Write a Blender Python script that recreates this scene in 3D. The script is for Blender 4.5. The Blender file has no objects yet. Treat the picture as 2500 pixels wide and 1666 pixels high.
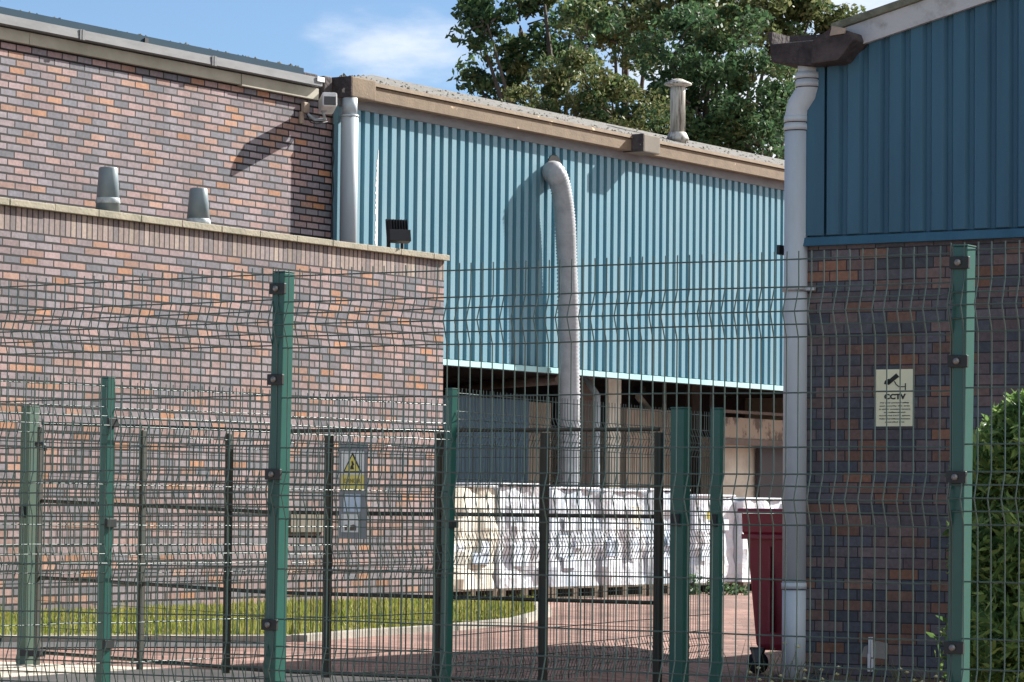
import bpy, bmesh, math, random
from mathutils import Vector, Matrix, Quaternion
random.seed(7)
SC = bpy.context.scene
COL = SC.collection
rad = math.radians

# ------------------------------------------------------------------ camera
FPX = 7700.0                       # focal length in photo pixels (photo is 2500 wide)
PITCH = math.atan(405 / FPX); ROLL = 0.01
CAM = Vector((0, 0, 1.05))
Fv = Vector((0, math.cos(PITCH), math.sin(PITCH)))
U0 = Vector((0, -math.sin(PITCH), math.cos(PITCH))); R0 = Vector((1, 0, 0))
Rv = R0 * math.cos(ROLL) + U0 * math.sin(ROLL)
Uv = U0 * math.cos(ROLL) - R0 * math.sin(ROLL)
cd = bpy.data.cameras.new('camera'); cam = bpy.data.objects.new('camera', cd); COL.objects.link(cam)
cd.sensor_width = 36; cd.lens = FPX / 2500 * 36; cd.clip_start = 0.1; cd.clip_end = 3000
m = Matrix((Rv, Uv, -Fv)).transposed().to_4x4(); m.translation = CAM
cam.matrix_world = m
SC.camera = cam

# ------------------------------------------------------------------ light
SUN = Vector((0.797, 0.603)).normalized(); ELEV = rad(33)
SD = Vector((SUN.x * math.cos(ELEV), SUN.y * math.cos(ELEV), math.sin(ELEV)))
ld = bpy.data.lights.new('sun', 'SUN'); ld.energy = 5.0; ld.angle = rad(0.5); ld.color = (1, 0.965, 0.91)
lo = bpy.data.objects.new('sun', ld); COL.objects.link(lo)
lo.rotation_euler = SD.to_track_quat('Z', 'Y').to_euler(); lo.location = (30, 30, 40)
W = bpy.data.worlds.new('World'); SC.world = W; W.use_nodes = True
nt = W.node_tree; nt.nodes.clear()
wo = nt.nodes.new('ShaderNodeOutputWorld'); bg = nt.nodes.new('ShaderNodeBackground')
sky = nt.nodes.new('ShaderNodeTexSky'); sky.sky_type = 'NISHITA'; sky.sun_disc = False
sky.sun_elevation = ELEV; sky.sun_rotation = math.atan2(SUN.x, SUN.y)
sky.air_density = 1.0; sky.dust_density = 0.0; sky.ozone_density = 4.5; sky.altitude = 1500
bg.inputs['Strength'].default_value = 0.052
tc = nt.nodes.new('ShaderNodeTexCoord')
mp = nt.nodes.new('ShaderNodeMapping'); mp.inputs['Scale'].default_value = (6, 6, 16)
mp.inputs['Location'].default_value = (0.10, 0.0, 0.23)
nz = nt.nodes.new('ShaderNodeTexNoise'); nz.inputs['Scale'].default_value = 2.2; nz.inputs['Detail'].default_value = 7
nz.inputs['Roughness'].default_value = 0.55
sx = nt.nodes.new('ShaderNodeSeparateXYZ')
az = nt.nodes.new('ShaderNodeMapRange'); az.inputs[1].default_value = -0.16; az.inputs[2].default_value = 0.16
az.inputs[3].default_value = -0.42; az.inputs[4].default_value = 0.34
ad = nt.nodes.new('ShaderNodeMath'); ad.operation = 'ADD'
cr = nt.nodes.new('ShaderNodeMapRange'); cr.inputs[1].default_value = 0.42; cr.inputs[2].default_value = 0.78; cr.inputs[3].default_value = 0.03; cr.inputs[4].default_value = 0.9
cr.interpolation_type = 'SMOOTHSTEP'
mx = nt.nodes.new('ShaderNodeMix'); mx.data_type = 'RGBA'
mx.inputs['B'].default_value = (9.0, 9.2, 9.6, 1)
L_ = nt.links.new
L_(tc.outputs['Generated'], mp.inputs['Vector']); L_(mp.outputs[0], nz.inputs['Vector'])
L_(tc.outputs['Generated'], sx.inputs[0]); L_(sx.outputs['X'], az.inputs[0])
L_(nz.outputs['Fac'], ad.inputs[0]); L_(az.outputs[0], ad.inputs[1]); L_(ad.outputs[0], cr.inputs[0])
L_(cr.outputs[0], mx.inputs['Factor']); L_(sky.outputs[0], mx.inputs['A'])
L_(mx.outputs['Result'], bg.inputs['Color']); L_(bg.outputs[0], wo.inputs['Surface'])
VS = SC.view_settings; VS.view_transform = 'Standard'; VS.look = 'None'; VS.gamma = 1; VS.use_curve_mapping = False
VS.exposure = 1.27

# ------------------------------------------------------------------ geometry of the place
def ray(u, v): return Fv + Rv * ((u - 1250) / FPX) - Uv * ((v - 833) / FPX)
class Frame:
    """a vertical wall line: local x runs along it, local y into it (away from the viewer), z up"""
    def __init__(s, ang, ox, oy):
        a = rad(ang); s.d = Vector((math.sin(a), math.cos(a))); s.n = Vector((math.cos(a), -math.sin(a)))
        s.o = Vector((ox, oy)); s.rz = math.atan2(s.d.y, s.d.x)
    def world(s, x, y, z=0.0):
        q = s.o + s.d * x - s.n * y; return Vector((q.x, q.y, z))
    def px(s, u, v, y=0.0):
        d = ray(u, v); n3 = Vector((s.n.x, s.n.y)); c2 = Vector((CAM.x, CAM.y)); d2 = Vector((d.x, d.y))
        t = (s.o.dot(n3) - y - c2.dot(n3)) / d2.dot(n3); P = CAM + d * t
        return (Vector((P.x, P.y)) - s.o).dot(s.d), P.z
    def local(s, X, Y):
        q = Vector((X, Y)) - s.o; return q.dot(s.d), -q.dot(s.n)
LF = Frame(33, -4.58554, 28.32372)          # brick annex, main block and teal hall
RF = Frame(123.2, 2.45714, 22.1987)         # building on the right
F1 = Frame(120.5, -0.9134, 12.62605)        # near fence
F2 = Frame(120.5, *[ (CAM + ray(65, 1100) * 20.4)[i] for i in (0, 1)])   # gate line
F3 = Frame(37.7, *[ (CAM + ray(279, 1100) * (FPX / 490))[i] for i in (0, 1)])   # fence beside the grass

def sstep(a, b, x):
    t = max(0.0, min(1.0, (x - a) / (b - a))); return t * t * (3 - 2 * t)
def gz(x, y):
    "ground height: level yard with a shallow dip beside the right-hand building"
    return -0.19 * sstep(0.7, 1.6, x) * sstep(17.5, 20.5, y) * (1 - sstep(26, 31, y))

# ------------------------------------------------------------------ materials
def newmat(name):
    M = bpy.data.materials.new(name); M.use_nodes = True
    return M, M.node_tree, M.node_tree.nodes['Principled BSDF']
def N(nt, t, **kw):
    n = nt.nodes.new(t)
    for k, v in kw.items():
        if hasattr(n, k): setattr(n, k, v)
        else: n.inputs[k].default_value = v
    return n
def math_(nt, op, a, b=None):
    n = nt.nodes.new('ShaderNodeMath'); n.operation = op
    for i, q in enumerate((a, b)):
        if q is None: continue
        if isinstance(q, (int, float)): n.inputs[i].default_value = q
        else: nt.links.new(q, n.inputs[i])
    return n.outputs[0]
def mixc(nt, f, a, b, mode='MIX'):
    n = nt.nodes.new('ShaderNodeMix'); n.data_type = 'RGBA'; n.blend_type = mode
    for k, q in (('Factor', f), ('A', a), ('B', b)):
        s = n.inputs[k] if k == 'Factor' else [i for i in n.inputs if i.name == k and i.type == 'RGBA'][0]
        if isinstance(q, (int, float)): s.default_value = q
        elif isinstance(q, tuple): s.default_value = (*q, 1)
        else: nt.links.new(q, s)
    return [o for o in n.outputs if o.type == 'RGBA'][0]
def pm(name, col, col2=None, scale=3.0, rough=0.6, bump=0.0, bscale=40, spec=0.4, stretch=(1, 1, 1), lo=0.4, hi=0.65, metal=0.0, speck=None):
    "painted or plain surface with blotches of a second colour and a fine bump"
    M, nt, b = newmat(name)
    tc = N(nt, 'ShaderNodeTexCoord'); mp = N(nt, 'ShaderNodeMapping'); mp.inputs['Scale'].default_value = stretch
    nt.links.new(tc.outputs['Object'], mp.inputs['Vector'])
    n1 = N(nt, 'ShaderNodeTexNoise'); n1.inputs['Scale'].default_value = scale; n1.inputs['Detail'].default_value = 8; n1.inputs['Roughness'].default_value = 0.65
    nt.links.new(mp.outputs[0], n1.inputs['Vector'])
    r = N(nt, 'ShaderNodeMapRange'); r.inputs[1].default_value = lo; r.inputs[2].default_value = hi
    nt.links.new(n1.outputs['Fac'], r.inputs[0])
    c2 = col2 if col2 else tuple(c * 0.8 for c in col)
    c = mixc(nt, r.outputs[0], col, c2)
    if speck:
        n3 = N(nt, 'ShaderNodeTexNoise'); n3.inputs['Scale'].default_value = speck[1]; n3.inputs['Detail'].default_value = 3
        nt.links.new(tc.outputs['Object'], n3.inputs['Vector'])
        r3 = N(nt, 'ShaderNodeMapRange'); r3.inputs[1].default_value = speck[2]; r3.inputs[2].default_value = speck[2] + 0.04
        nt.links.new(n3.outputs['Fac'], r3.inputs[0]); c = mixc(nt, r3.outputs[0], c, speck[0])
    nt.links.new(c, b.inputs['Base Color'])
    b.inputs['Roughness'].default_value = rough; b.inputs['Specular IOR Level'].default_value = spec; b.inputs['Metallic'].default_value = metal
    if bump:
        n2 = N(nt, 'ShaderNodeTexNoise'); n2.inputs['Scale'].default_value = bscale; n2.inputs['Detail'].default_value = 5
        nt.links.new(mp.outputs[0], n2.inputs['Vector'])
        bp = N(nt, 'ShaderNodeBump'); bp.inputs['Strength'].default_value = bump; bp.inputs['Distance'].default_value = 0.02
        nt.links.new(n2.outputs['Fac'], bp.inputs['Height']); nt.links.new(bp.outputs[0], b.inputs['Normal'])
    return M
def brick(name, pal, mortar, bw=0.225, bh=0.075, joint=0.014, bed=None, stag=0.5, dirt=0.4, rough=0.75, wob=0.003, seed=0.0, bright=1.0):
    M, nt, b = newmat(name); lk = nt.links.new
    uv = N(nt, 'ShaderNodeUVMap'); wn = N(nt, 'ShaderNodeTexNoise'); wn.inputs['Scale'].default_value = 9; wn.inputs['Detail'].default_value = 2
    lk(uv.outputs[0], wn.inputs['Vector'])
    wv = N(nt, 'ShaderNodeVectorMath'); wv.operation = 'SUBTRACT'; lk(wn.outputs['Color'], wv.inputs[0]); wv.inputs[1].default_value = (.5, .5, .5)
    ws = N(nt, 'ShaderNodeVectorMath'); ws.operation = 'SCALE'; lk(wv.outputs[0], ws.inputs[0]); ws.inputs['Scale'].default_value = wob * 2
    va = N(nt, 'ShaderNodeVectorMath'); va.operation = 'ADD'; lk(uv.outputs[0], va.inputs[0]); lk(ws.outputs[0], va.inputs[1])
    sp = N(nt, 'ShaderNodeSeparateXYZ'); lk(va.outputs[0], sp.inputs[0])
    vy = math_(nt, 'DIVIDE', sp.outputs['Y'], bh); row = math_(nt, 'FLOOR', vy); fv = math_(nt, 'FRACT', vy)
    off = math_(nt, 'MULTIPLY', math_(nt, 'FLOORED_MODULO', row, 2.0), stag)
    jig = N(nt, 'ShaderNodeTexWhiteNoise'); jig.noise_dimensions = '1D'; lk(row, jig.inputs['W'])
    off = math_(nt, 'ADD', off, math_(nt, 'MULTIPLY', jig.outputs['Value'], 0.12))
    ux = math_(nt, 'ADD', math_(nt, 'DIVIDE', sp.outputs['X'], bw), off); col = math_(nt, 'FLOOR', ux); fu = math_(nt, 'FRACT', ux)
    cb = N(nt, 'ShaderNodeCombineXYZ'); lk(col, cb.inputs[0]); lk(row, cb.inputs[1]); cb.inputs[2].default_value = seed
    w = N(nt, 'ShaderNodeTexWhiteNoise'); w.noise_dimensions = '3D'; lk(cb.outputs[0], w.inputs['Vector'])
    ramp = N(nt, 'ShaderNodeValToRGB'); ramp.color_ramp.interpolation = 'LINEAR'
    el = ramp.color_ramp.elements
    while len(el) < len(pal): el.new(0.5)
    for e, (p, c) in zip(el, pal): e.position = p; e.color = (*[x * bright for x in c], 1)
    lk(w.outputs['Value'], ramp.inputs[0])
    # brightness per brick and blotches inside it
    w2 = N(nt, 'ShaderNodeSeparateColor'); lk(w.outputs['Color'], w2.inputs[0])
    br = N(nt, 'ShaderNodeMapRange'); br.inputs[3].default_value = 0.78; br.inputs[4].default_value = 1.15; lk(w2.outputs[1], br.inputs[0])
    n1 = N(nt, 'ShaderNodeTexNoise'); n1.inputs['Scale'].default_value = 26; n1.inputs['Detail'].default_value = 6; n1.inputs['Roughness'].default_value = 0.7
    lk(uv.outputs[0], n1.inputs['Vector'])
    b2 = N(nt, 'ShaderNodeMapRange'); b2.inputs[1].default_value = 0.3; b2.inputs[2].default_value = 0.7; b2.inputs[3].default_value = 0.72; b2.inputs[4].default_value = 1.22; lk(n1.outputs['Fac'], b2.inputs[0])
    mpd = N(nt, 'ShaderNodeMapping'); mpd.inputs['Scale'].default_value = (1.6, 0.45, 1); lk(uv.outputs[0], mpd.inputs['Vector'])
    n2 = N(nt, 'ShaderNodeTexNoise'); n2.inputs['Scale'].default_value = 0.9; n2.inputs['Detail'].default_value = 7; n2.inputs['Roughness'].default_value = 0.65; lk(mpd.outputs[0], n2.inputs['Vector'])
    b3 = N(nt, 'ShaderNodeMapRange'); b3.inputs[1].default_value = 0.35; b3.inputs[2].default_value = 0.7; b3.inputs[3].default_value = 1 - dirt; b3.inputs[4].default_value = 1.0; lk(n2.outputs['Fac'], b3.inputs[0])
    k = math_(nt, 'MULTIPLY', math_(nt, 'MULTIPLY', br.outputs[0], b2.outputs[0]), b3.outputs[0])
    kc = N(nt, 'ShaderNodeCombineColor'); [lk(k, kc.inputs[i]) for i in range(3)]
    c = mixc(nt, 1.0, ramp.outputs[0], kc.outputs[0], 'MULTIPLY')
    def edge(f, size, j=None):
        e = math_(nt, 'MULTIPLY', f, size); return math_(nt, 'LESS_THAN', e, j or joint)
    mask = math_(nt, 'MAXIMUM', edge(fu, bw), edge(fv, bh, bed))
    c = mixc(nt, mask, c, mortar)
    lk(c, b.inputs['Base Color']); b.inputs['Roughness'].default_value = rough; b.inputs['Specular IOR Level'].default_value = 0.35
    h = math_(nt, 'ADD', math_(nt, 'SUBTRACT', 1.0, mask), math_(nt, 'MULTIPLY', n1.outputs['Fac'], 0.35))
    bp = N(nt, 'ShaderNodeBump'); bp.inputs['Strength'].default_value = 0.55; bp.inputs['Distance'].default_value = 0.008
    lk(h, bp.inputs['Height']); lk(bp.outputs[0], b.inputs['Normal'])
    return M
def leafmat(name, cols, trans=0.35, rough=0.5):
    M, nt, b = newmat(name); lk = nt.links.new
    g = N(nt, 'ShaderNodeNewGeometry'); ramp = N(nt, 'ShaderNodeValToRGB'); el = ramp.color_ramp.elements
    while len(el) < len(cols): el.new(0.5)
    for i, (e, c) in enumerate(zip(el, cols)): e.position = i / (len(cols) - 1); e.color = (*c, 1)
    lk(g.outputs['Random Per Island'], ramp.inputs[0]); lk(ramp.outputs[0], b.inputs['Base Color'])
    b.inputs['Roughness'].default_value = rough; b.inputs['Specular IOR Level'].default_value = 0.12
    t = N(nt, 'ShaderNodeBsdfTranslucent'); lk(ramp.outputs[0], t.inputs['Color'])
    ms = N(nt, 'ShaderNodeMixShader'); ms.inputs[0].default_value = trans
    out = nt.nodes['Material Output']; lk(b.outputs[0], ms.inputs[1]); lk(t.outputs[0], ms.inputs[2]); lk(ms.outputs[0], out.inputs['Surface'])
    return M

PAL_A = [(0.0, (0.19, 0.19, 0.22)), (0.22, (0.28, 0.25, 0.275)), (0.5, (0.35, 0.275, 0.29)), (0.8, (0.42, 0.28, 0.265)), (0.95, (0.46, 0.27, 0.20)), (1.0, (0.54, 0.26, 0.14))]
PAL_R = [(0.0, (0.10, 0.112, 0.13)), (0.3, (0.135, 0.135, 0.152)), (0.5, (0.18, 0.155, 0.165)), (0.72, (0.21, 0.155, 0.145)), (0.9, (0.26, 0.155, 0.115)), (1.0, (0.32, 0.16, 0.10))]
MT = {}
MT['brickA'] = brick('mixed_grey_pink_brick', PAL_A, (0.006, 0.005, 0.005), bed=0.021, joint=0.016)
MT['soldier'] = brick('soldier_brick', [(0, (0.22, 0.185, 0.185)), (0.4, (0.31, 0.25, 0.24)), (0.7, (0.37, 0.28, 0.25)), (1, (0.42, 0.34, 0.28))], (0.016, 0.012, 0.013), bw=0.0755, bh=0.232, stag=0.0, joint=0.0165, seed=3)
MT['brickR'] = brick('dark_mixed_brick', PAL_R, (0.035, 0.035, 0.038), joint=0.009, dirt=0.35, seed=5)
MT['coping'] = pm('weathered_concrete_coping', (0.36, 0.32, 0.24), (0.26, 0.24, 0.18), 4, 0.85, 0.3)
MT['gutterU'] = pm('grey_painted_gutter', (0.20, 0.205, 0.21), (0.15, 0.155, 0.16), 2.5, 0.75, stretch=(1, 1, 4))
MT['soffit'] = pm('beige_fascia_board', (0.37, 0.345, 0.275), (0.28, 0.26, 0.20), 2.0, 0.7)
MT['slate'] = pm('blue_grey_roof_sheet', (0.015, 0.042, 0.066), (0.02, 0.05, 0.072), 2, 0.7, spec=0.1)
MT['teal'] = pm('faded_teal_paint', (0.095, 0.24, 0.31), (0.155, 0.285, 0.335), 2.6, 0.48, spec=0.6, stretch=(1.6, 1, 0.16))
MT['tealtrim'] = pm('pale_teal_trim', (0.36, 0.58, 0.58), (0.28, 0.5, 0.52), 2, 0.5)
MT['oldtan'] = pm('dull_tan_plate', (0.19, 0.165, 0.13), (0.15, 0.13, 0.10), 4, 0.8)
MT['tan'] = pm('tan_concrete_gutter', (0.215, 0.16, 0.105), (0.165, 0.12, 0.08), 5, 0.85, 0.25, speck=((0.55, 0.40, 0.26), 7, 0.70))
MT['moss'] = pm('dry_moss', (0.075, 0.07, 0.05), (0.16, 0.15, 0.11), 20, 0.95, 0.5)
MT['slab'] = pm('mossy_cement_roof', (0.20, 0.19, 0.175), (0.085, 0.08, 0.07), 12, 0.95, 0.6, 30)
MT['bluesheet'] = pm('dark_blue_sheet', (0.045, 0.135, 0.20), (0.033, 0.105, 0.16), 2.2, 0.5, spec=0.35, stretch=(1.4, 1, 0.18), speck=((0.5, 0.55, 0.6), 5.5, 0.76))
MT['barge'] = pm('stained_white_bargeboard', (0.50, 0.52, 0.52), (0.22, 0.23, 0.21), 5, 0.75, 0.2, lo=0.5, hi=0.75)
MT['verge'] = pm('mossy_verge', (0.20, 0.21, 0.16), (0.12, 0.13, 0.09), 8, 0.95, 0.5)
MT['darkconc'] = pm('dark_stain_and_shade_concrete', (0.085, 0.072, 0.07), (0.035, 0.03, 0.033), 5, 0.95, 0.9, 24, speck=((0.34, 0.30, 0.27), 11, 0.70))  # stained concrete, also the painted shade on the outlet box ends
MT['rawconc'] = pm('broken_concrete', (0.42, 0.34, 0.27), (0.3, 0.24, 0.19), 6, 0.9, 0.4)
MT['pvc'] = pm('grey_downpipe', (0.40, 0.45, 0.48), (0.36, 0.41, 0.44), 3, 0.45, stretch=(1, 1, 0.3), spec=0.45)
MT['pvcR'] = pm('grey_downpipe_algae', (0.58, 0.65, 0.69), (0.46, 0.51, 0.52), 2.0, 0.5, stretch=(1, 1, 0.25), spec=0.4)
MT['cowl'] = pm('grey_vent_plastic', (0.16, 0.21, 0.235), (0.20, 0.25, 0.27), 5, 0.4, spec=0.55)
MT['cowlband'] = pm('scuffed_band', (0.5, 0.56, 0.57), (0.25, 0.3, 0.32), 14, 0.5)
MT['duct'] = pm('grey_flexible_duct', (0.37, 0.38, 0.395), (0.29, 0.30, 0.31), 7, 0.5, 0.15, spec=0.5)
MT['black'] = pm('black_plastic', (0.012, 0.014, 0.018), (0.02, 0.022, 0.026), 8, 0.5)
MT['holeshade'] = pm('opening_shade_black', (0.006, 0.006, 0.008), None, 3, 0.9)  # black that stands for the shade inside the duct hole
MT['white'] = pm('white_casing', (0.78, 0.78, 0.76), (0.66, 0.66, 0.63), 6, 0.45)
MT['lens'] = pm('dark_lens_glass', (0.02, 0.022, 0.025), None, 3, 0.1, spec=0.6)
MT['galv'] = pm('galvanised_steel', (0.45, 0.46, 0.46), (0.32, 0.33, 0.33), 10, 0.45, metal=0.4)
MT['flue'] = pm('rust_streaked_flue', (0.52, 0.50, 0.44), (0.16, 0.13, 0.10), 7, 0.6, stretch=(3.5, 3.5, 0.35), lo=0.48, hi=0.62)
MT['post'] = pm('green_powder_coat', (0.019, 0.10, 0.078), (0.016, 0.085, 0.066), 3, 0.33, spec=0.5)
MT['wire'] = pm('dark_green_wire', (0.03, 0.075, 0.06), (0.024, 0.06, 0.048), 6, 0.34, spec=0.9)
MT['oldgreen'] = pm('faded_green_steel', (0.035, 0.045, 0.034), (0.05, 0.042, 0.03), 5, 0.6)
MT['oldpost'] = pm('faded_grey_green_steel', (0.06, 0.115, 0.085), (0.08, 0.11, 0.075), 4, 0.5)
MT['gatewire'] = pm('brown_green_wire', (0.045, 0.04, 0.028), (0.03, 0.042, 0.03), 6, 0.55)
MT['bolt'] = pm('zinc_bolt', (0.25, 0.26, 0.25), (0.15, 0.16, 0.15), 30, 0.5, metal=0.5)
MT['clamp'] = pm('black_clamp', (0.02, 0.028, 0.026), None, 10, 0.5)
MT['cream'] = pm('dirty_cream_panel', (0.62, 0.58, 0.48), (0.45, 0.40, 0.32), 2.5, 0.75, lo=0.45, hi=0.7)
MT['peel'] = pm('peeling_cream_paint', (0.36, 0.29, 0.22), (0.12, 0.09, 0.07), 3.5, 0.8, lo=0.5, hi=0.58)
MT['bluedoor'] = pm('dark_blue_shutter', (0.045, 0.13, 0.20), (0.04, 0.11, 0.17), 2, 0.5)
MT['browndoor'] = pm('dark_brown_door', (0.05, 0.04, 0.045), (0.04, 0.035, 0.04), 3, 0.6)
MT['dark'] = pm('dark_ceiling_and_shade', (0.03, 0.03, 0.035), (0.045, 0.04, 0.04), 2, 0.9)  # plain dark ceiling colour, also used as painted shade on the back wall
MT['steel'] = pm('brown_steelwork', (0.16, 0.12, 0.10), (0.10, 0.075, 0.06), 4, 0.7)
MT['wood'] = pm('grey_pallet_wood', (0.17, 0.13, 0.09), (0.10, 0.08, 0.06), 8, 0.9, 0.3)
MT['film'] = pm('white_shrink_film', (0.82, 0.84, 0.87), (0.66, 0.72, 0.80), 4.5, 0.28, 0.8, 14, spec=0.6)
MT['filmblue'] = pm('pale_blue_film', (0.62, 0.72, 0.82), (0.78, 0.82, 0.86), 2.5, 0.3, 0.5, 9, spec=0.6)
MT['carton'] = pm('cream_carton', (0.84, 0.79, 0.64), (0.86, 0.83, 0.74), 2.5, 0.55, 0.2)
MT['yellow'] = pm('yellow_label', (0.50, 0.42, 0.05), None, 5, 0.7)
MT['pinktape'] = pm('pink_sheet', (0.75, 0.30, 0.28), None, 6, 0.5)
MT['binred'] = pm('red_bin_plastic', (0.30, 0.02, 0.038), (0.33, 0.04, 0.055), 3, 0.42, 0.05, spec=0.45)
MT['rubber'] = pm('black_rubber', (0.018, 0.018, 0.018), (0.035, 0.033, 0.03), 9, 0.8)
MT['hub'] = pm('dusty_hub', (0.20, 0.19, 0.17), None, 9, 0.7)
MT['signy'] = pm('cream_sign_face', (0.88, 0.85, 0.56), (0.82, 0.80, 0.54), 3, 0.5)
MT['signyel'] = pm('yellow_sign_face', (0.78, 0.66, 0.16), None, 3, 0.5)
MT['signwhite'] = pm('white_sign_face', (0.78, 0.78, 0.74), None, 3, 0.5)
MT['ink'] = pm('sign_ink', (0.02, 0.022, 0.018), None, 3, 0.6)
MT['amber'] = pm('amber_ink', (0.20, 0.14, 0.02), None, 3, 0.6)
MT['signblue'] = pm('pale_blue_sign', (0.45, 0.55, 0.68), (0.6, 0.68, 0.76), 5, 0.5)
MT['boardgrey'] = pm('grey_backing_board', (0.24, 0.25, 0.26), (0.2, 0.21, 0.22), 4, 0.6)
MT['paving'] = brick('red_block_paving', [(0, (0.26, 0.15, 0.12)), (0.35, (0.33, 0.18, 0.14)), (0.7, (0.38, 0.21, 0.165)), (1, (0.42, 0.26, 0.21))], (0.14, 0.09, 0.07), bw=0.2, bh=0.1, joint=0.006, dirt=0.55, rough=0.85)
MT['concrete'] = pm('pale_concrete', (0.58, 0.50, 0.40), (0.48, 0.41, 0.33), 1.2, 0.9, 0.2)
MT['kerb'] = pm('pale_kerb', (0.36, 0.33, 0.28), (0.26, 0.24, 0.20), 3, 0.9, 0.2)
MT['darkgrey'] = pm('dark_grey_surface', (0.055, 0.055, 0.058), (0.075, 0.072, 0.07), 5, 0.95, 0.4)
MT['soil'] = pm('mown_turf', (0.15, 0.16, 0.05), (0.23, 0.19, 0.09), 2.5, 0.95, 0.5)
MT['grass'] = leafmat('grass_blades', [(0.13, 0.19, 0.03), (0.22, 0.26, 0.05), (0.31, 0.31, 0.08), (0.40, 0.34, 0.13)], 0.3)
MT['bark'] = pm('grey_brown_bark', (0.10, 0.08, 0.06), (0.06, 0.05, 0.04), 8, 0.95, 0.5)
MT['leafdark'] = leafmat('dark_green_leaves', [(0.034, 0.076, 0.038), (0.052, 0.107, 0.048), (0.075, 0.139, 0.058), (0.115, 0.176, 0.081)], 0.4)
MT['leafolive'] = leafmat('olive_leaves', [(0.065, 0.095, 0.033), (0.111, 0.146, 0.052), (0.169, 0.189, 0.072), (0.234, 0.218, 0.104)], 0.35)
MT['leafyellow'] = leafmat('yellow_green_leaves', [(0.057, 0.084, 0.031), (0.097, 0.132, 0.047), (0.148, 0.18, 0.07), (0.217, 0.222, 0.109)], 0.4)
MT['leafblue'] = leafmat('cool_dark_leaves', [(0.029, 0.065, 0.036), (0.047, 0.098, 0.048), (0.077, 0.137, 0.054), (0.125, 0.18, 0.072)], 0.4, 0.4)
MT['leafbush'] = leafmat('bush_leaves', [(0.07, 0.14, 0.049), (0.112, 0.21, 0.063), (0.182, 0.294, 0.084), (0.308, 0.42, 0.14)], 0.45, 0.35)
MT['straw'] = leafmat('dry_weed', [(0.20, 0.19, 0.09), (0.12, 0.15, 0.05), (0.28, 0.24, 0.12)], 0.3)
MT['petal'] = pm('pale_yellow_petals', (0.65, 0.60, 0.32), None, 9, 0.7)

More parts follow.
